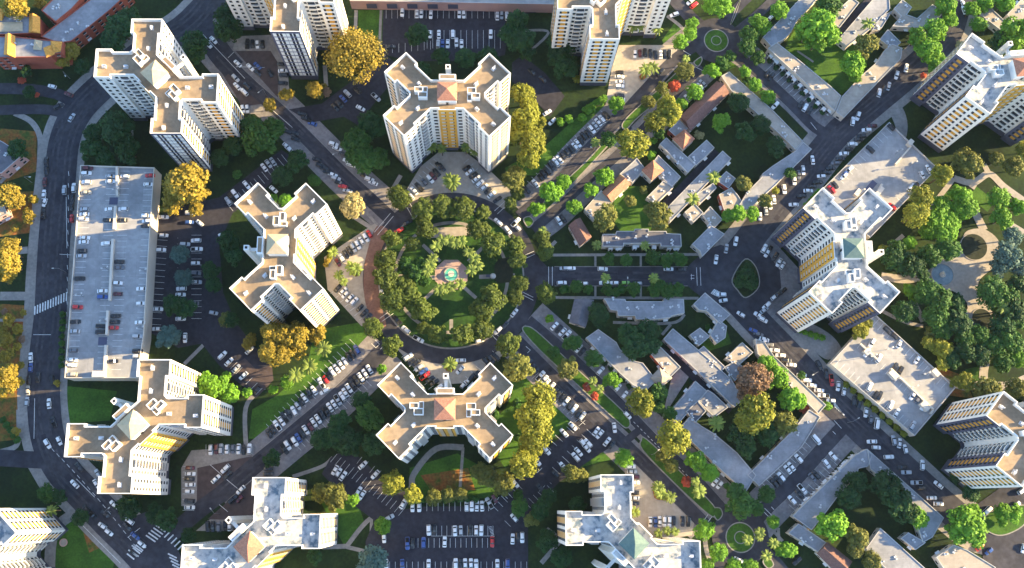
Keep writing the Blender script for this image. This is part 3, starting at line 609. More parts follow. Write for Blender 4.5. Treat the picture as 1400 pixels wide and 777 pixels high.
ga('beige flat block at the lower end of the salmon-red hall', '799,286 822,260 838,276 812,300', m_tan, 6.4, par=.2)
pitched('hipped_turret', 'turret with a clay-red hipped roof in front of a brick-edged terrace', 'turret', '878,233 893,220 907,233 891,246', 8.5, 3.5, m_tile, 'hip')
ga('grey flat block beside the second red turret, along the alley mouth', '894,220 900,212 931,242 919,255 908,246', m_grey, 5.5)
ga('beige flat block ending at the alley, below the second red turret', '884,270 907,247 921,256 898,278', m_tan, 5.5)
pitched('chapel', 'brown-roofed gabled house with white end wall beside the east street lawn', 'house', '778,309 793,299 808,324 793,336', 6, 2.6, m_brown)
ga('long grey block with a stepped white front, upper side of the east street', '824,320 842,320 843,316 867,316 868,313 887,313 887,316 911,316 912,319 931,320 932,337 904,337 903,333 853,333 853,337 824,337', m_dkroof, 6.4, wins=28, vents=6)
ga('long grey block with a stepped garden side, lower side of the east street', '826,408 855,409 856,412 907,412 908,408 935,409 936,428 918,432 917,434 893,437 870,437 868,432 845,432 844,425 835,424', m_grey, 6.4, wins=28, vents=7)
pitched('barrel_house', 'grey-roofed gabled house with a white end, lower side of the east street', 'house', '786,410 811,411 800,447 779,440', 5.6, 2, m_dkroof)
ga('grey block angled along the avenue below the east street junction', '948,416 964,400 999,430 985,443 966,425 956,424', m_grey)
ga('grey block stepped beside a palm, next in line down the avenue', '971,458 983,437 994,446 992,462 980,470', m_grey, 5.8)
ga('small square grey block turned on its corner behind the avenue blocks', '943,458 957,448 971,460 956,473', m_grey, 5.6)
ga('very long grey block beside the black alley, lower garden court', '907,464 920,449 969,490 1001,520 1017,546 1004,557 958,512', m_grey, 5.5, wins=20)
ga('grey block with a beige lit end parallel to the very long lower alley block', '954,480 962,473 992,502 984,511', m_grey, 5.5)
ga('terrace with grey, slate and cream roof sections along the kerb bays', '801,462 818,450 843,468 848,478 869,494 879,496 898,520 884,534 866,527 849,512 825,487', m_grey, 6.3, wins=24, vents=5)
ga('beige block with a brick-red rim above the concrete forecourt', '890,485 903,474 931,502 917,516', m_tan, 6.2, wall=m_redwall)
pitched('hipped_pavilion', 'pavilion with a pale hipped roof at the head of the concrete forecourt', 'pavilion', '890,517 902,504 918,517 904,529', 6.4, 3, m_tan, 'hip', m_redwall)
ga('grey slab block along the concrete forecourt', '914,566 951,521 967,535 927,580', m_grey, 5.8)
ga('grey block turned towards the alley, with a pale lit corner', '968,533 976,538 996,557 977,571 955,549', m_grey, 5.6)
ga('low brown-grey block with a white rooftop hatch in the lower court', '938,563 954,548 966,562 951,578', m_dkroof, 6.6)
ga('long grey terrace running down to the small roundabout', '930,585 943,570 960,583 977,593 1008,619 1034,650 1020,673 997,653 974,631 946,604', m_grey, 6.2, wins=24, vents=5)
ga('grey stepped block along the upper side of the side street bays', '1022,650 1086,586 1106,560 1122,570 1096,612 1038,665 1031,658', m_grey, 6.2, wins=20, vents=4)
ga('long sunlit beige block with a grey walkway edge along the avenue', '1033,463 1046,468 1058,486 1130,554 1119,566 1094,542 1052,500 1036,484', m_tan, 6.2, wins=18, vents=6)
ga('beige square block on the avenue side with a dark brick court', '992,490 1015,468 1030,482 1010,500', m_tan, 6)
ga('pale block tucked under the pinkish tree', '990,502 1006,493 1020,505 1005,521', m_grey, 5.4)
ga('long grey wing with white step-backs beside the side street, lower court', '1170,622 1185,614 1193,622 1187,638 1174,641 1172,650 1145,680 1130,700 1110,725 1084,706 1092,697', m_grey, 6.2, wins=26, vents=5)
ga('long blue-grey wing along the avenue, closing the lower dark court', '1186,614 1291,708 1275,735 1262,742 1255,720 1240,685 1190,641', m_grey, 6.2, wins=18, vents=6)
ga('grey block at the corner of the lower court, above a brown roof', '1078,729 1092,716 1130,742 1119,755', m_grey, 6)
pitched('brown_tiled_hall', 'hall with a brown gable roof at the bottom edge of the lower court', 'hall', '1118,757 1131,742 1164,768 1146,785', 6.4, 2.6, m_brown)
ga('long slab with a dark slot at the bottom edge, lower court', '1184,750 1204,722 1275,786 1225,792', m_grey, 5.6, wins=12)
ga('small grey block between the lower court and the big green tree', '1232,736 1242,728 1266,742 1252,752', m_grey, 5.4, vents=1)
ga('beige flat block at the bottom edge under the big bright tree', '1280,762 1304,745 1323,752 1362,776 1342,792 1300,792', m_tan, 6)
# big court at the top
ga('grey wing running to the top edge beside the big bright tree', '1043,51 1098,-6 1122,-6 1090,28 1081,45 1070,55 1054,63', m_grey, 6.4)
ga('long pale block with white bays along the kerb stalls, below the big bright tree', '1050,66 1062,58 1090,80 1106,93 1136,118 1150,131 1142,152 1100,112', m_tan, 6.6, wins=30, vents=6)
ga('long pale wing beside the avenue, meeting the white-bayed block at a corner', '1143,153 1151,132 1178,103 1199,85 1210,68 1220,60 1234,66 1232,80 1154,161', m_tan, 6.4, wins=14, vents=4)
ga('beige block on one side of the dark slot lane at the top edge', '1138,32 1147,12 1165,-4 1175,4 1148,38', m_tan, 5.5)
ga('grey slab on the other side of the dark slot lane at the top edge', '1146,54 1196,-4 1216,-4 1217,12 1190,40 1158,64', m_grey, 5.5)
ga('grey block in the shade beside the white stepped block, top edge', '1192,42 1205,22 1220,15 1206,38', m_grey, 5.6)
ga('white-beige stepped block amid bright green trees near the top edge', '1220,36 1232,22 1222,12 1234,-1 1247,10 1240,20 1254,25 1275,6 1290,18 1262,38', m_tan, 6.2, vents=5)
ga('small grey block below the white stepped block', '1203,54 1214,40 1232,58 1222,68', m_grey, 5.8)
ga('pale detached block with two vents by the bend of the upper avenue', '1340,20 1353,9 1378,32 1368,41', m_tan, 6)
ga('pale block in the top corner beyond the detached block', '1377,20 1405,-10 1412,25 1388,32', m_tan, 6)
# red complex in the corner
def red(label, t, h, roof=m_grey, **k): return building('red_apartment', label, 'apartment block', t, h, m_redwall, roof, .5, group='red walled blocks in the corner', **k)
a = red('red-walled block with orange tiled ends and a pale roof panel, top corner', '-12,10 22,20 54,24 54,45 -12,48', 11)
cap_roof(a, '41,20 54,24 54,45 40,44', 11.05, 2, m_orange, 'gable', 'pitched_roof'); cap_roof(a, '-10,8 8,16 2,28 -12,22', 11.05, 2, m_orange, 'gable', 'pitched_roof'); cap_roof(a, '-8,31 30,31 30,42 -8,43', 11.05, .6, m_cream, 'hip')
a = red('red-walled block with orange tiled gables by the shaded side road', '-12,49 20,50 50,53 68,55 86,57 84,73 72,74 70,78 -12,79', 12)
cap_roof(a, '8,48 20,50 20,78 6,74', 12.05, 2, m_orange, 'gable', 'pitched_roof'); cap_roof(a, '48,55 57,57 56,68 46,67', 12.05, 1.5, m_cream, 'hip'); cap_roof(a, '60,66 70,62 74,74 64,78', 12.05, 1.5, m_orange, 'hip'); cap_roof(a, '70,57 84,58 82,70 72,72', 12.05, 1.6, m_orange, 'hip')
red('long red-walled block with a blue-grey roof running to the top edge', '55,50 134,-10 176,-10 150,14 98,56 80,60 72,56', 9, wins=24, vents=6)
red('red-walled block with a white roof garden at the top edge', '56,14 76,-6 118,-10 98,12 76,30', 11, m_deck)
building('corner_house', 'house with grey roof and pinkish trim cut by the frame below the side road', 'house', '-12,186 4,194 31,212 2,237 -12,236', 7, m_pinkwall, m_dkroof)
building('corner_house', 'small pink-walled house among golden trees, cut by the frame', 'house', '-12,268 4,278 10,292 -12,304', 6, m_pinkwall, m_tan)
pk = building('retail_building', 'very long pink-walled building with rooftop parking along the top edge', 'shop building', '478,-30 757,-30 757,6 478,1', 8, m_pinkwall, m_deck, .9, 0, vents=0)
for k in range(9):
    x = 500 + 28 * k; a = G(x, 3 + .1 * k, 8); b = G(x + 14, 3 + .12 * k, 8); d = b - a; mb = MB(); mb.box(0, d.length, -.12, 0, 2.2, 6.2, 0)
    link('wall_panel', mb.mesh('wall_panel', m_slate), pk, Vector((a.x - pk.location.x, a.y - pk.location.y, 0)) , math.atan2(d.y, d.x))
# ------------------------------------------------------------------ parking decks
def deck(label, t, h, walls, lamps, roof=m_deck, wall=m_creamwall):
    e = building('parking_deck', label, 'parking garage', t, h, wall, roof, 1.1, 0, 'parking decks', 0)
    rf = [c for c in e.children if c.name.startswith('roof')][0]
    for (u0, v0, u1, v1, wd, hh) in walls:
        a, b = G(u0, v0, h), G(u1, v1, h); d = b - a; mb = MB(); mb.box(0, d.length, -wd / 2, wd / 2, h - 1.09, h - 1.09 + hh, 0)
        link('ramp_wall', mb.mesh('ramp_wall', m_creamwall), e, Vector((a.x - e.location.x, a.y - e.location.y, 0)), math.atan2(d.y, d.x))
    for (u, v) in lamps:
        p = G(u, v, h)
        o = link('lamp_post', LPM, e, Vector((p.x - e.location.x, p.y - e.location.y, h - 1.09)), .3)
    return e
mb = MB(); mb.cyl(0, 0, .12, .08, 0, 5.5, 6, 0); mb.box(-1.2, 1.2, -.12, .12, 5.5, 5.7, 0); mb.box(-1.5, -.7, -.3, .3, 5.38, 5.5, 1); mb.box(.7, 1.5, -.3, .3, 5.38, 5.5, 1); LPM = mb.mesh('lamp_post', (m_pole, m_white))
H1 = 10.0; H2 = 5.6
D1 = deck('long blue-shaded parking deck with cars on its roof, beside the western avenue', '110,226 211,229 204,330 196,460 187,517 88,517', H1,
     [(160, 228, 160.5, 268, 1.0, 1.6), (158, 282, 156, 314, 1.0, 1.6), (154.5, 327, 150, 411, 1.0, 1.6), (147.5, 425, 146, 458, 1.0, 1.6), (145, 472, 143, 508, 1.0, 1.6)],
     [(148, 369), (146, 440), (163, 262), (200, 372), (196, 450), (118, 300), (113, 405)])
D2 = deck('grey parking deck with a sunlit corner behind the tower with the green cap', '1216,167 1282,230 1190,325 1117,266', H2, [(1246, 200, 1224, 225, .6, 1.4), (1200, 262, 1176, 288, .8, 1.6), (1206, 252, 1200, 262, .8, 1.6)], [(1225, 210), (1174, 264), (1245, 226)])
D3 = deck('grey parking deck with a central ramp, next to the wooded park', '1197,430 1307,530 1251,596 1135,497', H2, [(1176, 470, 1202, 494, .7, 1.5), (1218, 504, 1276, 560, .7, 1.5), (1276, 560, 1272, 566, .7, 1.5)], [(1212, 478), (1190, 488), (1246, 530), (1222, 520), (1262, 512)])
def boxes_on(e, h, lst, name, m, h1):
    for (u, v, a, b, az) in lst:
        p = G(u, v, h); mb = MB(); mb.box(-a / 2, a / 2, -b / 2, b / 2, h - 1.085, h - 1.085 + h1, 0)
        link(name, mb.mesh(name, m), e, Vector((p.x - e.location.x, p.y - e.location.y, 0)), R(az))
boxes_on(D1, H1, [(139, 466, 3.6, 3.4, 0), (154, 274, 3.6, 3.2, 0)], 'ramp_opening', m_slate, .03)
boxes_on(D1, H1, [(136, 512, 5, 2.6, 0)], 'stair_head', m_creamwall, 2.6)
boxes_on(D3, H2, [(1220, 513, 2.2, 4, 40), (1278, 510, 2.2, 3.4, 40), (1184, 482, 2, 2.4, 40), (1263, 556, 2.2, 4, 40)], 'stair_head', m_creamwall, 2.8)
boxes_on(D2, H2, [(1172, 264, 1.8, 3.5, -40), (1202, 262, 2, 4.5, -40), (1244, 196, 2, 3, -40)], 'stair_head', m_creamwall, 2.2)
boxes_on(D2, H2, [(1192, 254, 6, 2.6, 48), (1168, 286, 8, 2.6, 48)], 'ramp_opening', m_slate, .03)
def bay_lines(e, h, runs):
    mb = MB()
    for (u0, v0, u1, v1, n, du, dv) in runs:
        for k in range(n + 1):
            a = G(u0 + (u1 - u0) * k / n, v0 + (v1 - v0) * k / n, h); b = G(u0 + (u1 - u0) * k / n + du, v0 + (v1 - v0) * k / n + dv, h); d = (b - a).normalized(); q = Vector((-d.y, d.x, 0)) * .07
            mb.add([(p.x - e.location.x, p.y - e.location.y, h - 1.08) for p in (a - q, b - q, b + q, a + q)], [(0, 1, 2, 3)])
    link('bay_lines', mb.mesh('bay_lines', m_paint), e)
bay_lines(D1, H1, [(112, 233, 90, 512, 36, 14, 0), (145, 233, 131, 505, 34, 13, 0), (163, 233, 151, 505, 34, 13, 0), (196, 235, 184, 480, 32, 12, 0)])
bay_lines(D2, H2, [(1212, 174, 1140, 248, 12, 9, 8), (1278, 234, 1225, 290, 9, -9, -8)])
bay_lines(D3, H2, [(1203, 436, 1296, 522, 15, -8, 9), (1142, 500, 1242, 588, 15, 8, -9), (1180, 468, 1270, 550, 14, -7, 8)])
def porches(e, a0, b0, n, m=None):
    a = G(*a0); b = G(*b0); d = b - a; az = math.atan2(d.y, d.x)
    for k in range(n):
        p = a + d * ((k + .5) / n); mb = MB(); mb.box(-.9, .9, -.8, .8, 0, 2.7, 0); mb.box(-.4, .4, -.83, -.8, .1, 2.1, 1)
        link('porch', mb.mesh('porch', (m_white, m_glass)), e, Vector((p.x - e.location.x, p.y - e.location.y, 0)), az)
BL = {o['label']: o for o in COL.objects if o.get('category') == 'apartment block'}
def blk(t): return [o for l, o in BL.items() if l.startswith(t)][0]
porches(blk('long pale block with white bays'), (1048, 76), (1128, 156), 10)
porches(blk('long grey wing with white step-backs'), (1166, 622), (1092, 694), 10)
porches(blk('long grey block with a stepped white front'), (828, 341), (852, 341), 2); porches(blk('long grey block with a stepped white front'), (860, 340), (900, 340), 3); porches(blk('long grey block with a stepped white front'), (908, 341), (930, 341), 2)
porches(blk('terrace with grey'), (806, 474), (870, 532), 8)
f = empty('sand_ring', on_ground(87, 742)); tag(f, 'pale round sand ring lying on the play lawn in the lower corner', 'sandpit')
mb = MB(); a = [2 * math.pi * i / 28 for i in range(28)]
for r0, r1, z0, z1 in ((1.6, 1.6, 0, .3), (1.6, 1.3, .3, .3), (1.3, 1.3, .3, .1)): mb.add([(r0 * math.cos(t), r0 * math.sin(t), z0) for t in a] + [(r1 * math.cos(t), r1 * math.sin(t), z1) for t in a], [(i, (i + 1) % 28, 28 + (i + 1) % 28, 28 + i) for i in range(28)])
link('rim', mb.mesh('rim', m_pinkwall), f); mb = MB(); mb.cyl(0, 0, 1.29, 1.29, .05, .12, 28); link('sand', mb.mesh('sand', m_path), f)
# ------------------------------------------------------------------ fountains and street lamps
f = empty('tiered_fountain', on_ground(617, 376)); tag(f, 'round turquoise fountain on the pink octagonal terrace of the circular garden', 'fountain')
mb = MB(); mb.cyl(0, 0, 3.3, 3.3, 0, .55, 32, 0, False); mb.cyl(0, 0, 2.8, 2.8, 0, .55, 32, 0, False)
a = [2 * math.pi * i / 32 for i in range(32)]; mb.add([(3.3 * math.cos(t), 3.3 * math.sin(t), .55) for t in a] + [(2.8 * math.cos(t), 2.8 * math.sin(t), .55) for t in a], [(i, (i + 1) % 32, 32 + (i + 1) % 32, 32 + i) for i in range(32)])
link('basin', mb.mesh('basin', m_plaza), f)
mb = MB(); mb.cyl(0, 0, 2.78, 2.78, .3, .38, 32); link('water', mb.mesh('water', m_water), f)
mb = MB(); mb.cyl(0, 0, .5, .3, .3, 1.5, 12); mb.cyl(0, 0, .4, 1.3, 1.5, 1.8, 20); mb.cyl(0, 0, .25, .15, 1.8, 2.5, 10); mb.cyl(0, 0, .2, .6, 2.5, 2.7, 16); link('tier', mb.mesh('tier', m_creamwall), f)
f = empty('pond_fountain', on_ground(1288, 376)); tag(f, 'large grey-blue round pond with a white jet in the wooded park', 'fountain')
mb = MB(); r = 17 / PPM; a = [2 * math.pi * i / 40 for i in range(40)]
mb.cyl(0, 0, r, r, 0, .5, 40, 0, False); mb.cyl(0, 0, r - .5, r - .5, 0, .5, 40, 0, False); mb.add([(r * math.cos(t), r * math.sin(t), .5) for t in a] + [((r - .5) * math.cos(t), (r - .5) * math.sin(t), .5) for t in a], [(i, (i + 1) % 40, 40 + (i + 1) % 40, 40 + i) for i in range(40)])
link('basin', mb.mesh('basin', m_path), f); mb = MB(); mb.cyl(0, 0, r - .52, r - .52, .25, .3, 40); link('water', mb.mesh('water', m_pond), f)
mb = MB()
for k in range(16):
    t = k * .39; mb.cyl(1.1 * math.cos(t), 1.1 * math.sin(t), .22, .03, .3, 1.4 + .5 * math.sin(k * 5), 5)
mb.cyl(0, 0, .9, .1, .3, 2.6, 8); link('water_jet', mb.mesh('water_jet', m_white), f)
p = on_ground(674, 378); o = empty('play_dome', p); tag(o, 'small pale play dome on the dark play ground of the circular garden', 'play dome')
mb = MB()
for k in range(5): mb.cyl(0, 0, 1.3 * math.cos(k * .3), 1.3 * math.cos((k + 1) * .3), 1.2 * math.sin(k * .3), 1.2 * math.sin((k + 1) * .3), 14, 0, k == 4)
link('dome', mb.mesh('dome', m_pale), o); mb = MB(); mb.box(-3, -1.4, -.5, .5, 0, 1.2, 0); link('slide', mb.mesh('slide', m_slate), o)
mb = MB(); mb.cyl(0, 0, .11, .07, 0, 8, 6); POST = mb.mesh('pole', m_pole)
mb = MB(); mb.box(0, 2.2, -.05, .05, 7.9, 8); ARM = mb.mesh('arm', m_pole)
mb = MB(); mb.box(2.0, 2.9, -.2, .2, 7.82, 7.96); LH = mb.mesh('lamp_head', m_pale)
LAMPS = [(91, 373, 180, 'on the avenue beside the blue parking deck, above the zebra crossing'), (44, 250, 0, 'on the kerb across the avenue from the deck'), (96, 108, 300, 'at the bend by the golden-lit tower'), (300, 62, 220, 'where the upper spoke begins'), (365, 132, 220, 'beside the red court of the upper spoke'), (466, 216, 210, 'halfway along the upper spoke bays'),
         (400, 575, 130, 'halfway along the palm lawn bays'), (300, 702, 130, 'beside the red-lined courts'), (812, 214, 150, 'on the double avenue above the salmon-red hall'), (800, 530, 40, 'on the double avenue near the red shrubs'), (890, 622, 40, 'on the double avenue above the triangular forecourt'), (1130, 170, 150, 'at the junction of the upper side street'), (1158, 578, 30, 'at the mouth of the lower side street'), (1110, 512, 210, 'opposite the lower parking deck'), (855, 393, 90, 'on the lower kerb of the east street'), (152, 700, 40, 'on the avenue above the play lawn')]
for u, v, az, ph in LAMPS:
    o = empty('street_lamp', on_ground(u, v), R(az)); tag(o, 'slim grey street lamp ' + ph, 'street lamp', 'street lamps along the roads'); link('pole', POST, o); link('arm', ARM, o); link('lamp_head', LH, o)
# ------------------------------------------------------------------ cars
CARC = {'W': ('white', (.78, .78, .77)), 'S': ('silver', (.42, .44, .46)), 'K': ('black', (.014, .014, .016)), 'G': ('grey', (.13, .135, .15)), 'B': ('blue', (.04, .09, .28)), 'R': ('red', (.5, .02, .02)), 'M': ('maroon', (.10, .015, .02)), 'T': ('beige', (.45, .40, .32)), 'E': ('lime green', (.22, .45, .06)), 'V': ('white', (.78, .78, .76))}
CM = {k: mat('paint_' + v[0].replace(' ', '_'), v[1], rough=.3, spec=.5, coat=.6) for k, v in CARC.items()}
def lathe_box(mb, sec, m):
    """sec: list of (x, half width, z low, z high) along the car"""
    V = []; F = []; n = len(sec)
    for x, hw, z0, z1 in sec:
        c = min(.16, (z1 - z0) * .35); V += [(x, -hw, z0), (x, -hw, z1 - c), (x, -hw + c * 1.3, z1), (x, hw - c * 1.3, z1), (x, hw, z1 - c), (x, hw, z0)]
    for i in range(n - 1):
        for j in range(6): a = 6 * i + j; b = 6 * i + (j + 1) % 6; F.append((a, b, b + 6, a + 6))
    F.append((5, 4, 3, 2, 1, 0)); F.append(tuple(6 * (n - 1) + j for j in range(6))); mb.add(V, F, m)
SHAPE = {  # length, width, roof height, cabin from - to, bonnet slope in, tail slope in
    'sedan': (4.7, 1.84, 1.45, -1.75, 1.0, .75, .65), 'hatch': (4.2, 1.78, 1.5, -1.95, .85, .7, .3), 'suv': (4.8, 1.95, 1.75, -2.2, .95, .6, .3), 'van': (5.6, 2.1, 2.3, -2.7, 1.9, .5, .1), 'pickup': (5.6, 2.0, 1.8, -.6, 1.3, .6, .15)}
def car_parts(kind):
    L, Wd, Hh, c0, c1, sf, sr = SHAPE[kind]; h = Wd / 2; body = MB()
    bz = .92 if kind in ('suv', 'pickup', 'van') else .84
    lathe_box(body, [(-L / 2, h * .80, .35, bz - .12), (-L / 2 + .18, h * .95, .25, bz), (-L / 2 + .8, h, .22, bz + .03), (L / 2 - 1.2, h, .22, bz), (L / 2 - .35, h * .93, .25, bz - .14), (L / 2, h * .72, .35, bz - .26)], 0)
    lathe_box(body, [(c0 + sr * .75, h * .80, bz - .1, Hh - .05), (c0 + sr + .25, h * .80, bz - .1, Hh), (c1 - sf - .2, h * .80, bz - .1, Hh), (c1 - sf * .8, h * .80, bz - .1, Hh - .05)], 0)
    for x in (-L * .29, L * .30):
        for s in (-1, 1):
            k = len(body.v); a = [2 * math.pi * i / 12 for i in range(12)]; y0, y1 = s * (h - .2), s * (h + .01)
            body.add([(x + .33 * math.cos(t), y0, .33 + .33 * math.sin(t)) for t in a] + [(x + .33 * math.cos(t), y1, .33 + .33 * math.sin(t)) for t in a], [(i, (i + 1) % 12, 12 + (i + 1) % 12, 12 + i) for i in range(12)] + [tuple(range(12, 24))], 1)
    if kind == 'pickup': body.box(-L / 2 + .25, c0 - .05, -h * .8, h * .8, bz + .02, bz + .04, 1)
    fr = [(c1 - sf * .8 + .01, -h * .76, Hh - .08), (c1 - sf * .8 + .01, h * .76, Hh - .08), (c1 + .02, h * .9, bz + .02), (c1 + .02, -h * .9, bz + .02)]
    re = [(c0 + sr * .75 - .01, -h * .74, Hh - .1), (c0 + sr * .75 - .01, h * .74, Hh - .1), (c0 - .02, h * .88, bz + .05), (c0 - .02, -h * .88, bz + .05)]
    def pane(q, d):
        n = (Vector(q[1]) - Vector(q[0])).cross(Vector(q[3]) - Vector(q[0])).normalized() * .03; mb = MB(); o = [Vector(p) for p in q]
        mb.add([p - n * d for p in o] + [p for p in o], [(0, 1, 2, 3), (7, 6, 5, 4), (0, 4, 5, 1), (1, 5, 6, 2), (2, 6, 7, 3), (3, 7, 4, 0)], 0); return mb
    sw = []
    for s in (-1, 1):
        y = s * (h * .80 + .015); mb = MB(); q = [(c0 + sr * .8, y, Hh - .13), (c1 - sf * .85, y, Hh - .13), (c1 - .12, s * (h * .9), bz + .03), (c0 + .15, s * (h * .9), bz + .03)]
        mb.add(q, [(0, 1, 2, 3)], 0); sw.append(mb)
    hl = []
    for s in (-1, 1): mb = MB(); mb.box(L / 2 - .22, L / 2 - .03, s * h * .58 - .18, s * h * .58 + .18, bz - .34, bz - .19, 0); hl.append(mb)
    return body, pane(fr, 1), pane(re, -1), sw, hl
CP = {k: car_parts(k) for k in SHAPE}; CME = {}; GME = {}
def car_mesh(kind, col):
    if (kind, col) not in CME: CME[kind, col] = CP[kind][0].mesh('body', (CM[col], m_dark), True); 
    if kind not in GME: GME[kind] = (CP[kind][1].mesh('windscreen', m_glass), CP[kind][2].mesh('rear_window', m_glass), [x.mesh('side_window', m_glass) for x in CP[kind][3]], [x.mesh('headlight', m_pale) for x in CP[kind][4]])
    return CME[kind, col]
for k in SHAPE:
    for c in 'W':
        me = car_mesh(k, c)
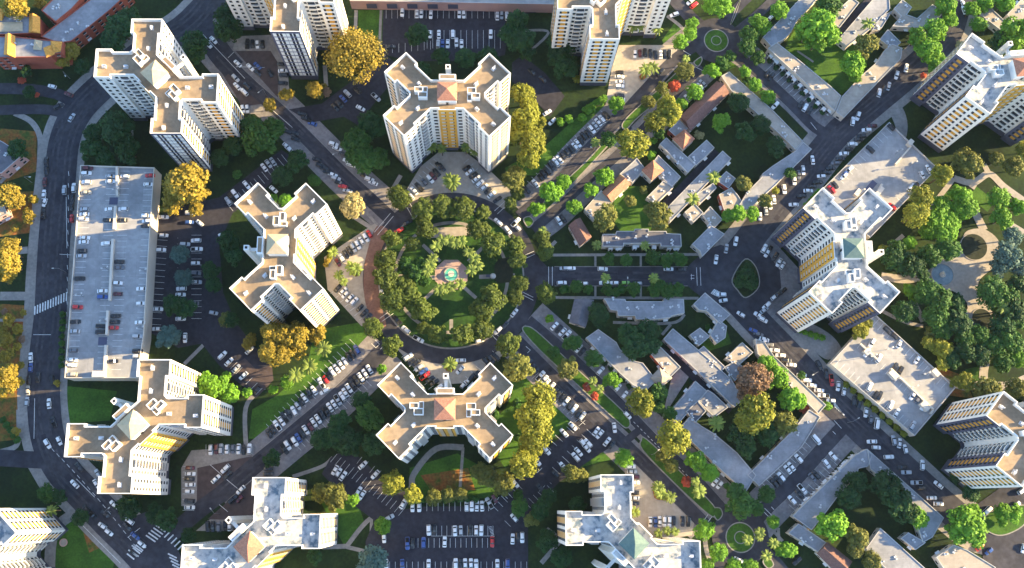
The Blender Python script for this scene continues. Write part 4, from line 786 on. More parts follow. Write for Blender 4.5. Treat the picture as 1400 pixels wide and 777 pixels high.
# rows of cars: where | counted from | heading (degrees, in the picture) | deck height | u,v,colour[,heading]
CARS = '''
avenue-side column on the blue parking deck|from its golden-tree end|0|D|120,230M 118,237W 118,249W 118,263T 115,286S 115,293W 114,299W 116,325W 114,331W 112,343K 111,350S 109,381K 106,420R 103,440K 102,453S 100,479G 99,492W 98,499W 98,512T
avenue side of the blue deck's ramp walls|from the golden-tree end|0|D|151,241S 151,248W 149,286W 147,301K 145,333W 140,398W 140,406B 138,446K 137,454K
lot side of the blue deck's ramp walls|from the golden-tree end|0|D|170,241W 168,286W 167,301K 163,358K 163,366G 161,387W 161,402M 158,432K 157,440K 155,448R 155,494K
pink-walled edge of the blue parking deck|from the golden-tree end|0|D|205,240R 203,252W 200,295W 200,302W 199,309K 193,395W 192,415W 191,441W 188,460S 188,480K 188,487S
shaded lot beside the blue parking deck|from the golden tree end|0|0|224,297W 260,291W 259,304B 273,305W,-40 224,322W 220,342W 253,334S 268,329W 269,341W 267,360W 268,374G 269,386S 248,395W 247,403W 248,410B 265,415G 216,423W 247,436W 215,450W 253,462W,90 303,324W,-50 292,428S,-10
kerb opposite the blue parking deck|from the side road|90|0|63,221K 63,233K 61,249M 60,266W 61,277W,70 59,293K 42,489W 42,503B 39,520K 38,534T 37,549S
kerb directly below the blue parking deck|from the bend|90|0|101,257W 99,271K 98,282K 98,299R 85,471K 85,481K 71,519K
cars moving on the western avenue|from the side road bend|90|0|98,161S,60 88,260S 52,516K 67,552W 73,577K,-70 81,603W,-65 65,607W,-60 108,639K,-50 102,662W,-45 134,648S,-60 132,662W,-60 118,696K,-45 126,704K,-45 140,719W,-35 149,728W,-40 144,703K,-40 156,690W,-45 177,712W,-40 174,720K,-40 185,733B,-42 194,744W,-40
side road below the red-walled corner|from the hedge|0|0|71,118W,-15 94,129M,-25 80,145K,25
row under the tower end by the red upper court|from the road|90|0|338,60K 345,60K 352,61W 359,61K
red upper court, in the middle stalls|from the road side|-45|0|342,92W 352,90B 352,100K 369,100K,-60 322,107S 324,118W 334,126W 338,118K 338,149W,-80 332,149W,-80
column beside the pale slate tower by the red upper court|from the top|0|0|386,88K 387,97W 388,103K 387,114K
upper spoke, travelling|from the wide avenue|-45|0|292,55W 285,61W 325,87W
bays on the golden tree side of the upper spoke|from the top|-20|0|413,156K 419,163K 427,169B 456,197W 461,203W 468,210K 475,220W 480,225W 498,240K 505,245W 510,250W
bays on the pale tree side of the upper spoke|from the top|-18|0|393,180K 392,200W,-40 403,182K 404,190K 433,218K 438,226K 443,230K 447,235K 455,239W 459,244S 464,250K 469,255R 475,261S
slanted row behind the cream-capped tower|from the spoke|-52|0|373,221S 367,224S 361,229W 337,253W 321,265W 317,270K 312,275S 394,203W,-40 374,259W,-45
top lot, row along the pink building|from the lawn|90|0|550,17W 570,19W 576,19W 589,20W 628,19W 634,20W 680,22W 686,21S 693,22W
top lot, upper half of the double row|from the lawn|90|0|588,47W 600,47W 619,47W 671,47W
top lot, lower half of the double row|from the lawn|90|0|534,64K,0 599,60S 605,60B 612,60W 624,58W 631,60W
dark drive beside the huge golden tree|from the tree|-45|0|469,135B 475,128S 464,143K 458,147K 514,133S 493,148W,-30 489,124K
dark lot beside the red-capped upper tower|from the path|-45|0|727,98K 742,108K 748,154W,30 755,166W,45
long bay row on the double avenue opposite the bushy median|from the circle|-52|0|721,260K 732,251W 739,243K 743,238K 748,234K 754,227K 760,222W 765,218W 770,213K 776,209K 781,204K 786,200W 790,196W 794,192K 798,186K 804,183K 809,177W 814,172S 818,167W 823,163W 829,158K
small bay by the chapel side of the double avenue|from the circle|-55|0|764,302W 770,299K
upper forecourt, row under the gold-windowed wing|from the tower|38|0|638,230K 642,235W 647,240K 651,245W 656,251W 662,256W 667,261K 672,266W 680,273K
upper forecourt, row under the orange-blinded wing|from the tower|-50|0|604,229K 600,227K 597,236K 592,241M 588,245W 580,249G 573,256K 566,261W 561,268W
sunlit red-paved forecourt, row under the tall white facade|from the tower|-60|0|462,359M 467,353W 473,348K 478,343K 483,339S 489,335W 494,329W 500,325W 505,320R
sunlit red-paved forecourt, row under the gold-windowed end|from the tower|45|0|462,394K 469,398W 472,403W 478,408W 484,412W 492,421K 498,428K 503,434K
lower forecourt, row beside the palm bush side|from the circle|35|0|558,488W 564,494K 569,496K 573,503S 579,508B 581,514R 588,519K 594,523K 600,530W 629,506W,45 630,493W,0
lower forecourt, row beside the bright tree side|from the circle|-48|0|678,488K 671,492K 665,495K 651,512K,50 645,516K,50 639,522W,50 634,526W,50
bays along the palm lawn|from the circle|-58|0|488,478B 482,484K 477,488K 471,494W 466,499W 460,504W 454,508W 451,514K 445,519R 439,524W 429,534W 423,539K 416,544W 412,549K 407,555S 402,562W 394,566K 389,571K 385,576W 379,582W 373,588K 368,593K
bays across the road from the palm lawn|from the circle|-58|0|505,505W 499,511W 493,516W 488,521K 482,526K 477,531W 472,537W 468,542W 462,547S 457,553W 451,557W 447,563K 441,567K 435,573W 429,578W 425,584M 418,588W 414,594K 408,599B 403,604W 393,609W 389,614K
middle of the road by the palm lawn|from the circle|30|0|444,535W
row along the court wall of the ochre-sided tower|from the ochre wall|90|0|288,615W 296,614M 302,614S 310,614W 318,614G 326,614W 333,615K 341,614W
column beside the ochre-sided tower's court|from the ochre wall|0|0|260,640M 260,648W 259,655K 260,663W 259,672W 259,685K 259,694W
red-lined court stalls beside the spoke road|from the palm lawn|43|0|308,641W 295,655W 311,650K 329,670W 318,683K 328,682M
row beneath the red-lined court|from the road|90|0|284,720K 291,720K 299,720G 308,719K 314,719W 322,718K 331,717K 338,715K 367,641K,0 367,648K,0
sunlit reddish end of the shaded lot|from the path|45|0|304,486W 313,495W 323,504S 333,514W 351,534K 341,479S
slanted lot between the bright tree and the lower tower|from the shade|58|0|458,643W 463,646W 469,651W 490,672W 495,677W 496,636W,45 513,649W,45 532,708S,30
bottom lot, hedge row|from the footpath|90|0|551,689W,60 564,693W 573,693W 638,692W 645,692W 652,692W 659,692W 669,688S,120 676,682M,120
bottom lot, upper half of the island row|from the footpath|90|0|525,736W 586,725W 594,724K 622,726W 630,725S 643,725K 651,725W 658,725W
bottom lot, lower half of the island row|from the footpath|90|0|557,743B 564,743K 579,742B 608,741W 673,741R 701,737W 708,734K 714,735W
bottom lot, row at the bottom edge|from the footpath|90|0|528,772W 550,772B 586,772W 623,771W 630,772K 636,771W 644,771W 651,772W 680,772W 694,772B
slanted lot beside the tall gold trees|from the avenue|-48|0|783,583W 771,592W 747,616W 734,631W 704,661W 739,667K 703,708W,130 804,606W 798,607W 802,613W 791,618W 787,625W 770,638W 760,648K
bays of the double avenue beside the tall gold trees|from the circle|52|0|723,497K 728,503K 733,508K 739,514W 744,519W 747,524W 754,529W 759,535K 764,539K 769,544K 774,549W 780,554K 785,559W 791,565K 796,569S 815,590W 820,594W 830,604W 837,608K
bays of the double avenue beside the terrace houses|from the circle|50|0|758,446W 764,450K 769,454W 775,458W 791,476W 796,481K 821,507W 845,530W 854,540W 938,615K 978,659W 984,663W
double avenue, travelling by the red shrubs|from the red shrubs|-45|0|858,568W 840,585W,-80
triangular forecourt, column beside the stained tower|from the tree|0|0|862,638W 864,645S 868,652M 868,660W 867,674K 867,681W 867,688K
triangular forecourt, row above the palms|from the tower corner|90|0|889,714W 896,714B 902,713W 908,713W 915,713W 921,712K 933,713K 941,713K
forecourt with two palms, upper row|from the tower|90|0|868,74W 875,73M 882,72K 889,73K 896,75K 903,75W 909,74K 915,74K
forecourt with two palms, side column|from the palms|0|0|847,99K 847,105W 847,112W 847,118W 847,131K 848,136W
around the forecourt with two palms, on the roads|from the red shrub|-45|0|903,99K,45 949,7R,40 944,2W,40 922,20W,15 961,114S 957,119W 940,134W
bays below the big bright tree block|from the small roundabout|60|0|1049,101K 1055,105K 1095,143K 1101,147W 1108,151K 1060,144W,45 1093,4W,30 1052,26W,45
shaded kerb of the upper avenue near the trees|from the slate-banded tower|75|0|1239,93W 1226,103W 1215,118S 1209,122K 1202,127W 1317,6W,-70 1318,14W,-70 1365,75W,-20
avenue kerb along the long pale wing|from the side street|95|0|1173,159W,75 1166,166W,80 1111,219W 1098,233W 1092,239G 1086,247W 1072,259W 1058,273W 1053,281W 1047,288S 1039,296W
slanted row under the upper grey parking deck|from the side street|2|0|1193,172M 1185,178W 1178,186K 1174,191K 1166,197W 1161,204K 1154,210W 1149,217K 1142,223G 1136,230K 1130,236K 1123,241W 1118,249K 1110,255K 1105,261W 1096,268K 1085,280W
street junction below the east street end|from the circle side|80|0|979,355W 993,340S 986,403W,0 989,411W,10 1006,330W,80
upper kerb of the east street|from the circle|0|0|771,367S 781,367W 824,368W 914,368W 932,368K
lower kerb of the east street|from the circle|0|0|768,387W 798,388W 826,387W 840,387W 855,387E 872,388S 920,388K
ring road of the circular garden|from the top crossing, clockwise|45|0|681,304W,-45 694,315W,-50 707,311W,-50 705,304W 703,428W,50 690,445K,50 681,452W,40 656,466W,15 572,464W,-30 555,451W,-40 543,438K,-45 522,403W,-80 546,315R,30 558,304K,30
court with the planted triangle, upper row|from the road|60|0|1045,340W 1049,346W 1052,342K 1060,351K 1065,359W 1070,363W
court with the planted triangle, lower row|from the tower|40|0|1070,398K 1065,401K 1059,406W 1048,418W 1045,424S 1038,432W,-30 1043,437W,-30
avenue below the court with the planted triangle|from the court|-20|0|1030,452B 1037,457G 1045,464W 1013,430W,-30
upper grey parking deck, scattered on top|from the top corner|-45|E|1218,173K 1190,204K 1270,231W,-60 1261,239W,-60 1246,256W,45 1251,254K,45 1161,232W,45 1157,236B,45 1154,241W,45 1142,253K 1137,259R 1220,283R
grey parking deck by the park, scattered on top|from the upper corner|60|E|1214,452K,-40 1222,459K,-40 1230,470W 1254,492W 1192,469W 1185,482W 1202,490W 1224,502K 1231,507K 1189,529W 1197,541K 1203,541K 1248,541W 1255,546G 1263,555W 1218,554W 1226,565W 1248,582S
kerb beside the grey deck by the park|from the planted drive|82|0|1120,499K,120 1130,511K,100 1137,520R,100 1146,528W 1154,535W 1168,548K 1175,553K 1184,564W 1191,573G 1199,579V 1230,606W 1238,614W,100 1222,602S,100
slanted row in front of the long beige block|from the planted-triangle court|-5|0|1044,466W 1051,471G 1059,479W 1067,486W 1075,493K 1082,499W 1096,513W 1103,520W 1110,527W 1120,534W 1126,541W 1136,548W
avenue kerb along the blue-grey wing|from the side street|0|0|1192,604W 1198,612W 1215,625W 1234,639K 1239,646S 1253,660S 1260,667K 1274,681W 1283,689W 1261,636W,90 1283,663W,-40
turning court under the two-banded tower|from the avenue|40|0|1348,699V 1389,691W 1397,671W 1340,748R 1352,754B 1399,750W,80
side street bays on the tree side|from the avenue|-50|0|1116,601V 1092,627W 1082,638W 1077,642W 1068,652W 1064,657K 1059,661K
side street bays by the long grey wing|from the avenue|-50|0|1139,624W 1130,634W 1116,649K 1111,653G 1097,669W 1093,675K 1083,684W 1090,767K,45 1010,766W,-25
'''
def img_dir(u, v, deg, z):
    a = G(u, v, z); b = G(u + 4 * math.cos(R(deg)), v - 4 * math.sin(R(deg)), z); d = b - a; return math.atan2(d.y, d.x)
ALL = []
for line in CARS.strip().splitlines():
    place, frm, hd, dz, lst = line.split('|')
    for k, it in enumerate(lst.split()):
        q = it.split(','); u = float(q[0]); c = q[1][-1]; v = float(q[1][:-1]); h = float(q[2]) if len(q) > 2 else float(hd)
        ALL.append([place, frm, k, u, v, c, h, {'D': H1 - 1.08, 'E': H2 - 1.08, '0': None}[dz]])
rr = random.Random(5); CARN = len(ALL)
for a in ALL:
    base = on_ground(a[3], a[4], .7) if a[7] is None else G(a[3], a[4], a[7] + .7)
    z = base.z if a[7] is None else a[7]; a.append(Vector((base.x, base.y, z))); az = img_dir(a[3], a[4], a[6], z) + R(rr.uniform(-3, 3)); a.append(az + (math.pi if rr.random() < .5 else 0))
    kd = 'van' if a[5] == 'V' else rr.choices(['sedan', 'hatch', 'suv', 'pickup'], [.45, .2, .3, .05])[0]; a.append(kd)
KN = {'sedan': 'saloon car', 'hatch': 'hatchback', 'suv': 'tall car', 'van': 'box van', 'pickup': 'pickup truck'}
order = sorted(range(CARN), key=lambda i: -(1 / (CAM_H - ALL[i][8].z + abs(ALL[i][8].y) * .2)) * (1.25 if ALL[i][5] in 'WSRTEV' else 1.0))
keep = set(order[:300]); restV = MB(); rmats = []
for i, (place, frm, k, u, v, c, h, dz, p, az, kd) in enumerate(ALL):
    me = car_mesh(kd, c)
    if i in keep:
        t = empty('parked_car', p, az); t.scale = (.92, .92, .92); lab = '%s %s, %s %s, %s' % (CARC[c][0], 'van' if kd == 'van' else 'car', ORD[k], frm, place)
        tag(t, lab, 'van' if kd == 'van' else 'car', 'cars of the estate')
        link('body', me, t); g = GME[kd]; link('windscreen', g[0], t); link('rear_window', g[1], t)
        for x in g[2]: link('side_window', x, t)
    else:
        mm = Matrix.Translation(p) @ Matrix.Rotation(az, 4, 'Z') @ Matrix.Scale(.92, 4)
        for src, ms in ((CP[kd][0], (CM[c], m_dark)), (CP[kd][1], (m_glass,)), (CP[kd][2], (m_glass,)), (CP[kd][3][0], (m_glass,)), (CP[kd][3][1], (m_glass,))):
            for x in ms:
                if x not in rmats: rmats.append(x)
            n0 = len(restV.v); restV.v += [tuple(mm @ Vector(q)) for q in src.v]; restV.f += [tuple(j + n0 for j in f) for f in src.f]; restV.m += [rmats.index(ms[m]) for m in src.m]
if restV.v: tag(link('parked_car', restV.mesh('parked_car', rmats)), 'other small cars standing in the remaining stalls and kerbs of the estate', 'cars', None, 'stuff')
# ------------------------------------------------------------------ trees
def leaf_mat(name, c1, c2, var=.18):
    return mat(name, c1, c2, 2.2, .7, None, 3, None, var, .14, 'Object', .3, .7)
LM = {'Z': leaf_mat('leaf_amber', (.165, .125, .016), (.31, .24, .03)), 'D': leaf_mat('leaf_olive', (.034, .062, .010), (.10, .135, .018)), 'O': leaf_mat('leaf_grey_olive', (.085, .10, .02), (.16, .17, .034)), 'Y': leaf_mat('leaf_gold', (.115, .13, .014), (.24, .255, .026)), 'G': leaf_mat('leaf_bright', (.07, .19, .012), (.15, .32, .022)),
      'S': leaf_mat('leaf_deep', (.010, .042, .012), (.026, .085, .018)), 'N': leaf_mat('leaf_mid', (.022, .075, .012), (.05, .13, .018)), 'W': leaf_mat('leaf_pale', (.30, .26, .10), (.44, .38, .17)), 'B': leaf_mat('leaf_blue', (.05, .10, .085), (.09, .16, .13)), 'K': leaf_mat('leaf_pinkish', (.20, .12, .075), (.28, .18, .11)),
      'R': leaf_mat('leaf_red', (.38, .06, .03), (.48, .10, .05)), 'P': leaf_mat('leaf_palm', (.09, .15, .025), (.20, .25, .05))}
def crown_mesh(seed, nclump=16, nleaf=85, size=.085, flat=.8, spread=.72):
    """a crown of unit radius: clumps of leaf faces scattered in an uneven volume, with gaps"""
    r = np.random.default_rng(seed); V = []; F = []; n = 0; cs = []
    for i in range(nclump):
        for _ in range(30):
            d = r.normal(size=3); d /= np.linalg.norm(d); d[2] = abs(d[2]) * 1.1 - .25
            c = d * spread * r.uniform(.55, 1.05) * np.array([1, 1, flat])
            if all(np.linalg.norm(c - q) > .30 for q in cs): break
        cs.append(c); cr = r.uniform(.26, .42)
        for k in range(nleaf):
            e = r.normal(size=3); e /= np.linalg.norm(e)
            if e[2] < -.3 and r.random() < .6: e[2] = -e[2]
            p = c + e * cr * (r.uniform(.55, 1.08)) * np.array([1, 1, .8])
            nrm = e + r.normal(size=3) * .45 + np.array([0, 0, .35]); nrm /= np.linalg.norm(nrm)
            a = np.cross(nrm, r.normal(size=3)); a /= np.linalg.norm(a) + 1e-9; b = np.cross(nrm, a); s = size * r.uniform(.6, 1.35)
            V += [p - a * s - b * s * .7, p + a * s - b * s * .7, p + a * s * .75 + b * s * .8, p - a * s * .75 + b * s * .8]; F.append((n, n + 1, n + 2, n + 3)); n += 4
    # limbs' inner mass of darker leaves: a few loose faces near the middle
    for k in range(420):
        e = r.normal(size=3); e /= np.linalg.norm(e); p = e * r.uniform(.25, .62) * np.array([1, 1, flat]); a = np.cross(e, r.normal(size=3)); a /= np.linalg.norm(a); b = np.cross(e, a); s = size * 1.9
        V += [p - a * s - b * s, p + a * s - b * s, p + a * s + b * s, p - a * s + b * s]; F.append((n, n + 1, n + 2, n + 3)); n += 4
    return V, F
RAW = {'round': [crown_mesh(i, (24, 19, 28, 22, 16, 26)[i], 105, (.066, .074, .06, .068, .08, .062)[i], (.8, .9, .7, .8, .95, .75)[i], (.75, .82, .74, .78, .86, .8)[i]) for i in range(6)], 'tall': [crown_mesh(20 + i, 30, 90, .06, 1.15, .78) for i in range(3)], 'huge': [crown_mesh(60, 64, 95, .034, 1.15, .82)], 'bush': [crown_mesh(40 + i, 9, 60, .11, .7, .6) for i in range(2)]}
CMESH = {}
def crown(form, i, k):
    key = (form, i % len(RAW[form]), k)
    if key not in CMESH: V, F = RAW[form][key[1]]; CMESH[key] = mesh_of('crown', V, F, LM[k])
    return CMESH[key]
def trunk_mesh(seed):
    r = random.Random(seed); mb = MB(); mb.cyl(0, 0, .075, .05, 0, .55, 8, 0)
    for k in range(5):
        t = k * 1.256 + r.uniform(-.3, .3); a = Vector((0, 0, r.uniform(.38, .55))); b = a + Vector((math.cos(t) * .33, math.sin(t) * .33, .35)); x = Vector((-math.sin(t), math.cos(t), 0))
        up = Vector((0, 0, 1)); q = []
        for c, w_ in ((a, .034), (b, .014)): q += [c + x * w_, c + up * w_, c - x * w_, c - up * w_]
        mb.add(q, [(0, 1, 5, 4), (1, 2, 6, 5), (2, 3, 7, 6), (3, 0, 4, 7), (4, 5, 6, 7)], 0)
    return mb.mesh('trunk', m_bark)
TRK = [trunk_mesh(i) for i in range(3)]
def palm_mesh(seed):
    r = random.Random(seed); V = []; F = []
    for k in range(22):
        t = k * 2.4 + r.uniform(-.2, .2); el = r.uniform(-.35, 1.0); L = r.uniform(.85, 1.1); pts = []
        for j in range(6):
            s = j / 5; x = L * s * math.cos(el * (1 - s * .5)); z = L * s * math.sin(el) - .55 * s * s; pts.append(Vector((x * math.cos(t), x * math.sin(t), z)))
        for j in range(5):
            d = (pts[j + 1] - pts[j]).normalized(); x = d.cross(Vector((0, 0, 1))).normalized()
            for sgn in (-1, 1):
                n = len(V); w_ = .20 * (1 - abs(j - 1.5) / 5)
                V += [pts[j], pts[j + 1] , pts[j + 1] + x * sgn * w_ + d * .06 - Vector((0, 0, .05)), pts[j] + x * sgn * w_ * .9 + d * .06 - Vector((0, 0, .05))]; F.append((n, n + 1, n + 2, n + 3))
    return V, F
PRAW = [palm_mesh(i) for i in range(3)]; PM = {}
mb = MB(); mb.cyl(0, 0, .22, .15, 0, 1, 8, 0); PTR = mb.mesh('trunk', m_bark)
# landmarks that a tree is counted out from
MARKS = '''the turquoise fountain|618,376
the upper edge of the circular garden|618,290
the play dome of the circular garden|676,378
the lower edge of the circular garden|617,460
the crossing at the top of the circle|560,285
the crossing where the east street begins|745,378
the red-capped upper tower|612,150
the red-capped lower tower|610,560
the cream-capped tower beside the circle|390,345
the golden-lit tower by the blue deck|235,110
the blue parking deck|150,370
the ochre-sided tower|205,590
the pale slate tower at the top|425,70
the forecourt with two palms|885,105
the white tower at the top edge|810,60
the upper small roundabout|979,56
the lower small roundabout|1012,735
the brown-tiled upper hall|955,145
the narrow alley court|940,250
the salmon-red hall|840,260
the chapel-like brown house|790,320
the long east street block|878,328
the lower east street block|880,425
the concrete forecourt pavilion|905,520
the pinkish tree court|1032,521
the long beige avenue block|1085,525
the long terrace by the lower roundabout|985,630
the triangular forecourt|905,690
the green-capped stained tower at the bottom|850,720
the bottom car lot|620,735
the slanted lot by the gold trees|760,610
the footpath to the bottom lot|520,700
the stained tower with the red-lined court|385,715
the red-lined court|310,680
the play lawn in the lower corner|115,720
the avenue zebra by the deck|66,425
the red-walled corner blocks|60,50
the shaded side road|45,125
the palm lawn|420,500
the shaded lot by the deck|265,370
the huge golden tree spot|485,74
the pink building along the top|630,8
the big bright tree court|1120,70
the white stepped block at the top|1255,30
the pale detached corner block|1358,25
the upper grey parking deck|1200,245
the green-capped tower by the planted triangle|1145,345
the planted triangle court|1035,378
the pond with the jet|1288,376
the dark round planter|1331,338
the small dark planter|1342,436
the park path fork|1304,244
the lower park path|1346,520
the grey deck by the park|1225,512
the two-banded tower|1370,600
the lower dark court|1180,690
the turning court by the avenue end|1360,720
the side street mouth|1150,585
the long pale wing of the upper avenue|1075,230
the dark green upper court|1025,190'''
MARKS = [(a.split('|')[0], tuple(map(float, a.split('|')[1].split(',')))) for a in MARKS.splitlines()]
TREES = '''D:579,287,14 582,313,13 606,283,14 632,285,15 659,292,11 654,315,13 674,334,14 536,327,12 564,334,10 527,357,14 527,380,15 537,410,16 561,407,14 577,424,15 551,390,13 599,457,11 632,457,14 659,424,14 659,451,13 673,407,15 579,449,8 704,336,12 708,358,11 710,387,11 704,406,11 742,326,11 746,344,11 747,400,12 696,471,14 546,270,14 510,448,12 536,472,12 708,265,9 698,276,8
N:569,374,12 579,381,9 556,362,9 574,362,9 675,356,6 676,390,6 559,374,8
O:703,244,15 828,297,16 900,295,17 862,275,8 880,260,7 709,505,17 662,648,14 688,662,13 782,648,11 794,650,8 613,676,8 630,676,8 602,680,6 936,98,12 1184,62,17 1017,251,10 1322,223,17 1362,219,10 1350,531,15 1390,531,14 1170,734,15 1170,752,11 1072,579,15 458,680,16 438,674,11 593,680,10 728,710,9 918,637,9 905,624,8 777,503,13 438,130,7 310,437,9 905,122,9 886,140,9 1388,228,12 1046,276,9 1274,454,9 1192,768,12
Y:12,438,8 24,450,7 6,466,9 24,474,6 10,486,8 28,500,6 16,506,8 32,428,5 4,452,7 22,590,6 14,282,7 30,270,6 36,288,5 20,312,6 485,76,33 864,199,19 896,167,13 916,155,15 877,550,17 922,601,19 912,144,13 712,183,14 720,165,18 730,195,17 724,215,15 714,130,15 724,148,13 738,170,9 736,543,17 742,562,14 728,569,19 734,589,18 728,606,14 714,634,15 722,622,12 254,251,25 240,268,14 268,260,16 268,287,8 234,285,10 370,481,14 384,486,13 408,458,14 390,460,14 374,455,14 433,458,12 340,469,8 22,10,15 54,4,8 96,70,12 86,80,10 10,269,15 20,277,11 46,273,7 40,297,8 8,358,17 12,342,14 10,374,11 8,517,13 12,528,11 28,522,6 2,541,7 78,524,5 370,144,9 392,130,9 1288,239,13 1260,271,15 1252,293,15 1290,477,12 1288,497,9 1320,523,11 1270,469,9 1036,565,20 1020,575,14 536,660,12 565,676,11 790,108,7 429,122,11 442,120,7 1400,204,10 1210,345,8 1174,452,11 1183,443,9 1152,330,6 1308,523,9 1060,261,6 405,478,11 344,462,7
G:753,264,12 770,249,9 733,286,10 785,283,10 826,241,12 807,261,10 891,213,7 893,193,6 986,167,13 974,7,13 988,9,13 946,34,9 943,46,9 930,58,10 974,98,10 932,142,8 949,126,11 842,144,10 1039,33,13 1066,14,12 1018,98,8 1032,116,9 1050,132,9 1118,38,22 1104,46,15 1132,48,16 1116,58,14 1166,88,17 1170,104,9 1290,8,15 1298,26,12 1278,42,16 1254,52,14 1270,70,16 1282,88,13 1258,66,12 1328,14,11 1338,34,11 1346,6,11 1374,4,13 1390,48,22 1008,293,11 1028,293,9 996,295,9 1312,267,15 1320,283,16 1288,283,13 1278,299,14 1300,301,13 1366,271,14 1370,299,14 1294,318,15 1270,316,12 1243,398,9 1248,408,7 1244,332,9 1392,283,12 1392,491,12 1322,718,20 1308,728,14 1332,734,13 1312,710,12 1136,718,17 1057,714,8 1070,752,9 1080,751,9 1024,774,9 1004,774,9 950,630,12 969,646,11 963,724,11 981,756,11 964,774,9 853,627,10 837,520,10 1048,499,11 1062,516,13 1082,545,15 1092,548,9 1130,555,7 288,527,16 314,539,12 310,513,6 338,537,7 374,533,7 392,523,8 482,684,8 523,719,10 751,436,6 522,505,7 392,275,8 374,271,7 1386,702,10 1370,700,10 1370,714,7 1256,708,12 1266,730,7 796,161,7 778,163,7 766,167,7 806,151,7 822,138,7 1240,398,7 1238,430,9 1052,509,9 1330,700,10
N:831,191,10 901,183,8 1024,48,12 1022,64,12 1036,80,10 1022,110,7 988,86,9 998,78,8 1132,10,16 1080,237,8 356,191,21 372,177,15 344,175,15 324,239,7 486,195,17 500,219,17 518,217,14 484,215,11 64,674,10 900,537,10 901,555,8 916,565,8 708,599,6 676,567,7 706,551,7 506,569,16 708,676,7 710,694,10 832,354,8 856,356,8 894,352,9 912,356,9 928,354,9 804,396,7 830,396,8 842,400,7 850,396,7 866,396,8 898,394,10 912,398,10 926,396,9 788,392,8 772,396,7 756,483,8 782,469,10 812,491,11 968,448,5 1048,676,10 1012,690,15 1004,672,13 1034,694,9 1096,513,6 1366,424,9 430,247,8
S:1020,378,10 1028,388,8 1012,386,8 1022,366,7 406,221,14 386,241,13 504,171,15 520,175,13 570,48,14 576,96,11 604,78,12 636,80,13 666,78,12 708,30,15 712,56,17 696,46,13 720,72,12 768,60,17 772,90,17 760,76,14 780,52,11 266,60,17 266,76,13 312,40,18 308,20,14 166,40,18 156,54,16 176,26,14 36,98,8 40,126,8 112,90,9 124,205,13 144,215,13 160,175,20 176,205,16 128,182,12 24,205,12 236,418,13 254,422,12 316,438,10 288,370,11 292,390,10 312,330,13 320,352,11 300,217,11 320,199,13 466,577,13 440,601,12 476,603,15 512,605,13 460,595,14 494,548,12 80,680,9 110,708,9 174,692,13 230,710,13 212,702,11 258,732,9 372,628,11 860,458,14 886,454,14 868,471,16 884,472,14 818,430,13 1012,595,15 1018,577,14 1050,595,13 1020,613,12 1060,201,12 1040,171,13 1018,181,13 1010,140,13 1212,666,18 1224,684,16 1240,702,13 1160,680,13 1172,658,13 1328,674,10 1309,650,9 1370,58,16 740,696,11 750,680,9 748,740,13 768,762,13 790,692,10 430,762,9 1224,356,15 1246,362,16 1270,350,16 1296,340,15 1226,340,12 1260,376,9 1238,426,14 1266,400,16 1284,412,18 1280,432,16 1306,416,13 1308,442,15 1288,450,13 1356,400,18 1374,406,15 1386,424,16 1372,446,15 1392,436,12 1340,460,13 1320,460,13 1320,482,13 1342,485,13 1360,470,14 1382,465,15 1372,496,12 1302,492,11 1392,390,14
B:246,348,12 252,380,11 230,462,14 508,768,16 1376,350,18 1366,366,13 1384,324,13 1394,362,14
K:1032,521,20 1024,536,12 446,126,7 1020,508,10
W:482,283,15 484,272,9 1312,62,7 956,185,7
R:922,118,8 802,530,6 813,542,6 938,659,7 1100,559,7 30,110,6 51,130,4 1003,519,4 1262,104,5'''
PALMS = '''596,337 604,329 614,329 622,332 631,330 641,345 649,354 653,364 644,370 629,389 617,392 609,394 600,396 591,354 584,370 588,362 619,249,13 614,246,11 487,368,10 481,366,8 615,498,11 882,96,8 893,92,8 899,40,7 866,36,7 876,34,7 442,477,9 423,501,9 404,513,9 814,195,6 947,272,8 976,242,8 882,336,6 894,380,6 828,380,6 816,335,6 900,666,7 903,675,7 916,680,7 868,700,6 956,672,8 951,658,5 900,729,5 912,726,5 923,727,5 811,521,5 820,532,5 980,579,9 1039,728,6 1022,738,6 1057,743,6 1048,760,6 1187,32,8 1372,422,8 70,698,6 938,80,5 742,315,5 590,200,7 650,206,7 604,203,6 637,201,6 463,376,6 470,385,5 455,345,6 1038,735,5'''
def line_of(k, r, n, u0, v0, u1, v1): return [(k, u0 + (u1 - u0) * i / (n - 1), v0 + (v1 - v0) * i / (n - 1), r) for i in range(n)]
rt = random.Random(11)
def q_small(r): return r < 9.5
TL = []
for line in TREES.splitlines():
    k, l = line.split(':')
    for it in l.split():
        u, v, r = map(float, it.split(',')); TL.append((k, u, v, r))
for it in PALMS.split():
    q = list(map(float, it.split(','))); TL.append(('P', q[0], q[1], q[2] if len(q) > 2 else 7))
TL += line_of('Y', 5.2, 9, 1157, 526, 1236, 593) + line_of('S', 4.6, 9, 1170, 628, 1100, 696) + line_of('S', 4.2, 9, 1052, 84, 1124, 154) + line_of('N', 5, 9, 566, 683, 650, 682) + line_of('G', 5, 6, 826, 134, 800, 150) + line_of('G', 4.6, 8, 1120, 262, 1100, 284) + line_of('N', 4.5, 8, 86, 430, 84, 500) + line_of('G', 4.6, 5, 1092, 452, 1124, 462) + line_of('S', 4.4, 7, 810, 480, 860, 528) + line_of('Y', 4.6, 5, 456, 340, 446, 362)
TL += line_of('K', 5, 4, 6, 426, 30, 464) + line_of('N', 5, 5, 4, 574, 24, 602)
DESC = {'D': 'dark olive round', 'N': 'mid-green leafy', 'O': 'grey-olive loose', 'Y': 'golden', 'G': 'bright green', 'S': 'deep green shaded', 'B': 'blue-green soft', 'K': 'pinkish-brown', 'W': 'pale yellow', 'R': 'red-leaved', 'P': 'feathery'}
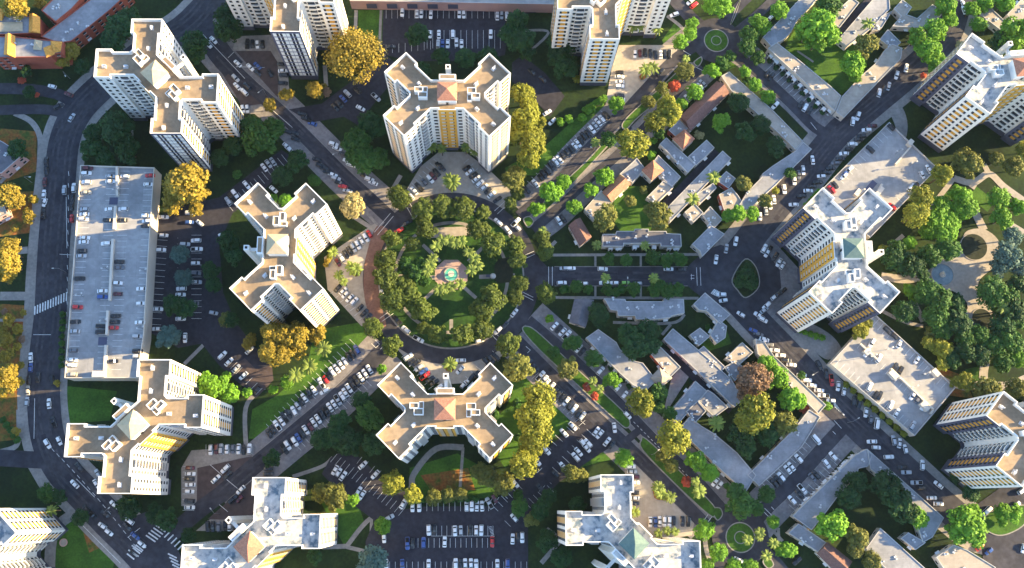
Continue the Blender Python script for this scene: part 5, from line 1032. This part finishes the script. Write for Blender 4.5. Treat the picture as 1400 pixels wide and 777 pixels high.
def sz(r): return 'small' if r < 8.5 else ('medium' if r < 13 else 'large')
rank = {}; rows = []
for i, (k, u, v, r) in enumerate(TL):
    m = min(MARKS, key=lambda a: (a[1][0] - u) ** 2 + (a[1][1] - v) ** 2); d = math.hypot(m[1][0] - u, m[1][1] - v)
    word = '%s %s %s' % (sz(r), DESC[k], 'palm' if k == 'P' else ('shrub' if r < 7 else 'tree')); rows.append((word, m[0], d)); rank.setdefault((word, m[0]), []).append((d, i))
for q in rank.values(): q.sort()
RK = {}
for key, q in rank.items():
    for j, (d, i) in enumerate(q): RK[i] = (j, len(q))
print('trees', len(TL), 'cars', CARN)
for i, (k, u, v, r) in enumerate(TL):
    word, mk, d = rows[i]; j, n = RK[i]
    lab = '%s %s' % (word, ('standing near ' + mk) if n == 1 else '%s out from %s' % (ORD[j], mk))
    rad = r / PPM * (1.1 if k == 'P' else 1.15 if r > 26 else 1.19 if k in 'DO' else 1.22)
    if k == 'P':
        h = 6 + r * .55; tilt = rt.uniform(-.04, .04); base = G(u, v, h); base.z = gz(base)
        t = empty('palm_tree', base, rt.uniform(0, 6.28)); tag(t, lab, 'palm', 'palms of the estate')
        if (i % 3) not in PM: PM[i % 3] = mesh_of('crown', PRAW[i % 3][0], PRAW[i % 3][1], LM['P'])
        o = link('trunk', PTR, t); o.scale = (1, 1, h); o = link('crown', PM[i % 3], t, (0, 0, h)); s = rad * (1.15 if q_small(r) else .85); o.scale = (s, s, s)
        continue
    form = 'bush' if r < 7.5 else 'huge' if r > 26 else ('tall' if k in 'YK' and r > 12 else 'round'); fl = {'bush': .8, 'round': .95, 'tall': 1.0, 'huge': 1.0}[form]
    hc = rad * {'bush': .75, 'round': 1.25, 'tall': 1.6, 'huge': 1.3}[form] + (1.2 if form != 'bush' else 0)
    if k == 'Y' and r > 12: hc += 3
    base = G(u, v, hc); base.z = gz(base)
    nm = {'S': 'shade_tree', 'D': 'round_tree', 'Y': 'golden_tree', 'G': 'bright_tree', 'N': 'leafy_tree', 'O': 'olive_tree', 'B': 'soft_tree', 'K': 'brown_tree', 'W': 'pale_tree', 'R': 'red_tree'}[k] if r >= 7 else 'shrub'
    t = empty(nm, base, rt.uniform(0, 6.28)); tag(t, lab, 'tree' if r >= 7 else 'shrub', 'trees of the estate')
    o = link('crown', crown(form, i, 'Z' if k == 'Y' and (u < 450 or r > 26) else 'N' if k == 'S' and u > 1205 and 320 < v < 505 and i % 5 < 3 else k), t, (0, 0, hc)); s = rad; o.scale = (s * rt.uniform(.88, 1.08), s * rt.uniform(.88, 1.08), s * fl * rt.uniform(.85, 1.2)); o.rotation_euler = (rt.uniform(-.15, .15), rt.uniform(-.15, .15), 0)
    o = link('trunk', TRK[i % 3], t); s = hc * 1.05; o.scale = (max(rad, 2) * 1.0, max(rad, 2) * 1.0, s)

# ------------------------------------------------------------------ air
hz = MB(); hz.box(-800, 800, -500, 800, -1, CAM_H + 12, 0)
hm = bpy.data.materials.new('haze_air'); hm.use_nodes = True; hn = hm.node_tree; hn.nodes.remove(hn.nodes['Principled BSDF'])
pv = hn.nodes.new('ShaderNodeVolumePrincipled'); pv.inputs['Color'].default_value = (.62, .80, 1, 1); pv.inputs['Density'].default_value = 0.000016; pv.inputs['Anisotropy'].default_value = 0.2
hn.links.new(pv.outputs[0], hn.nodes['Material Output'].inputs['Volume'])
tag(link('haze', hz.mesh('haze', hm)), 'thin pale haze filling the air over the whole estate', 'haze', None, 'stuff')
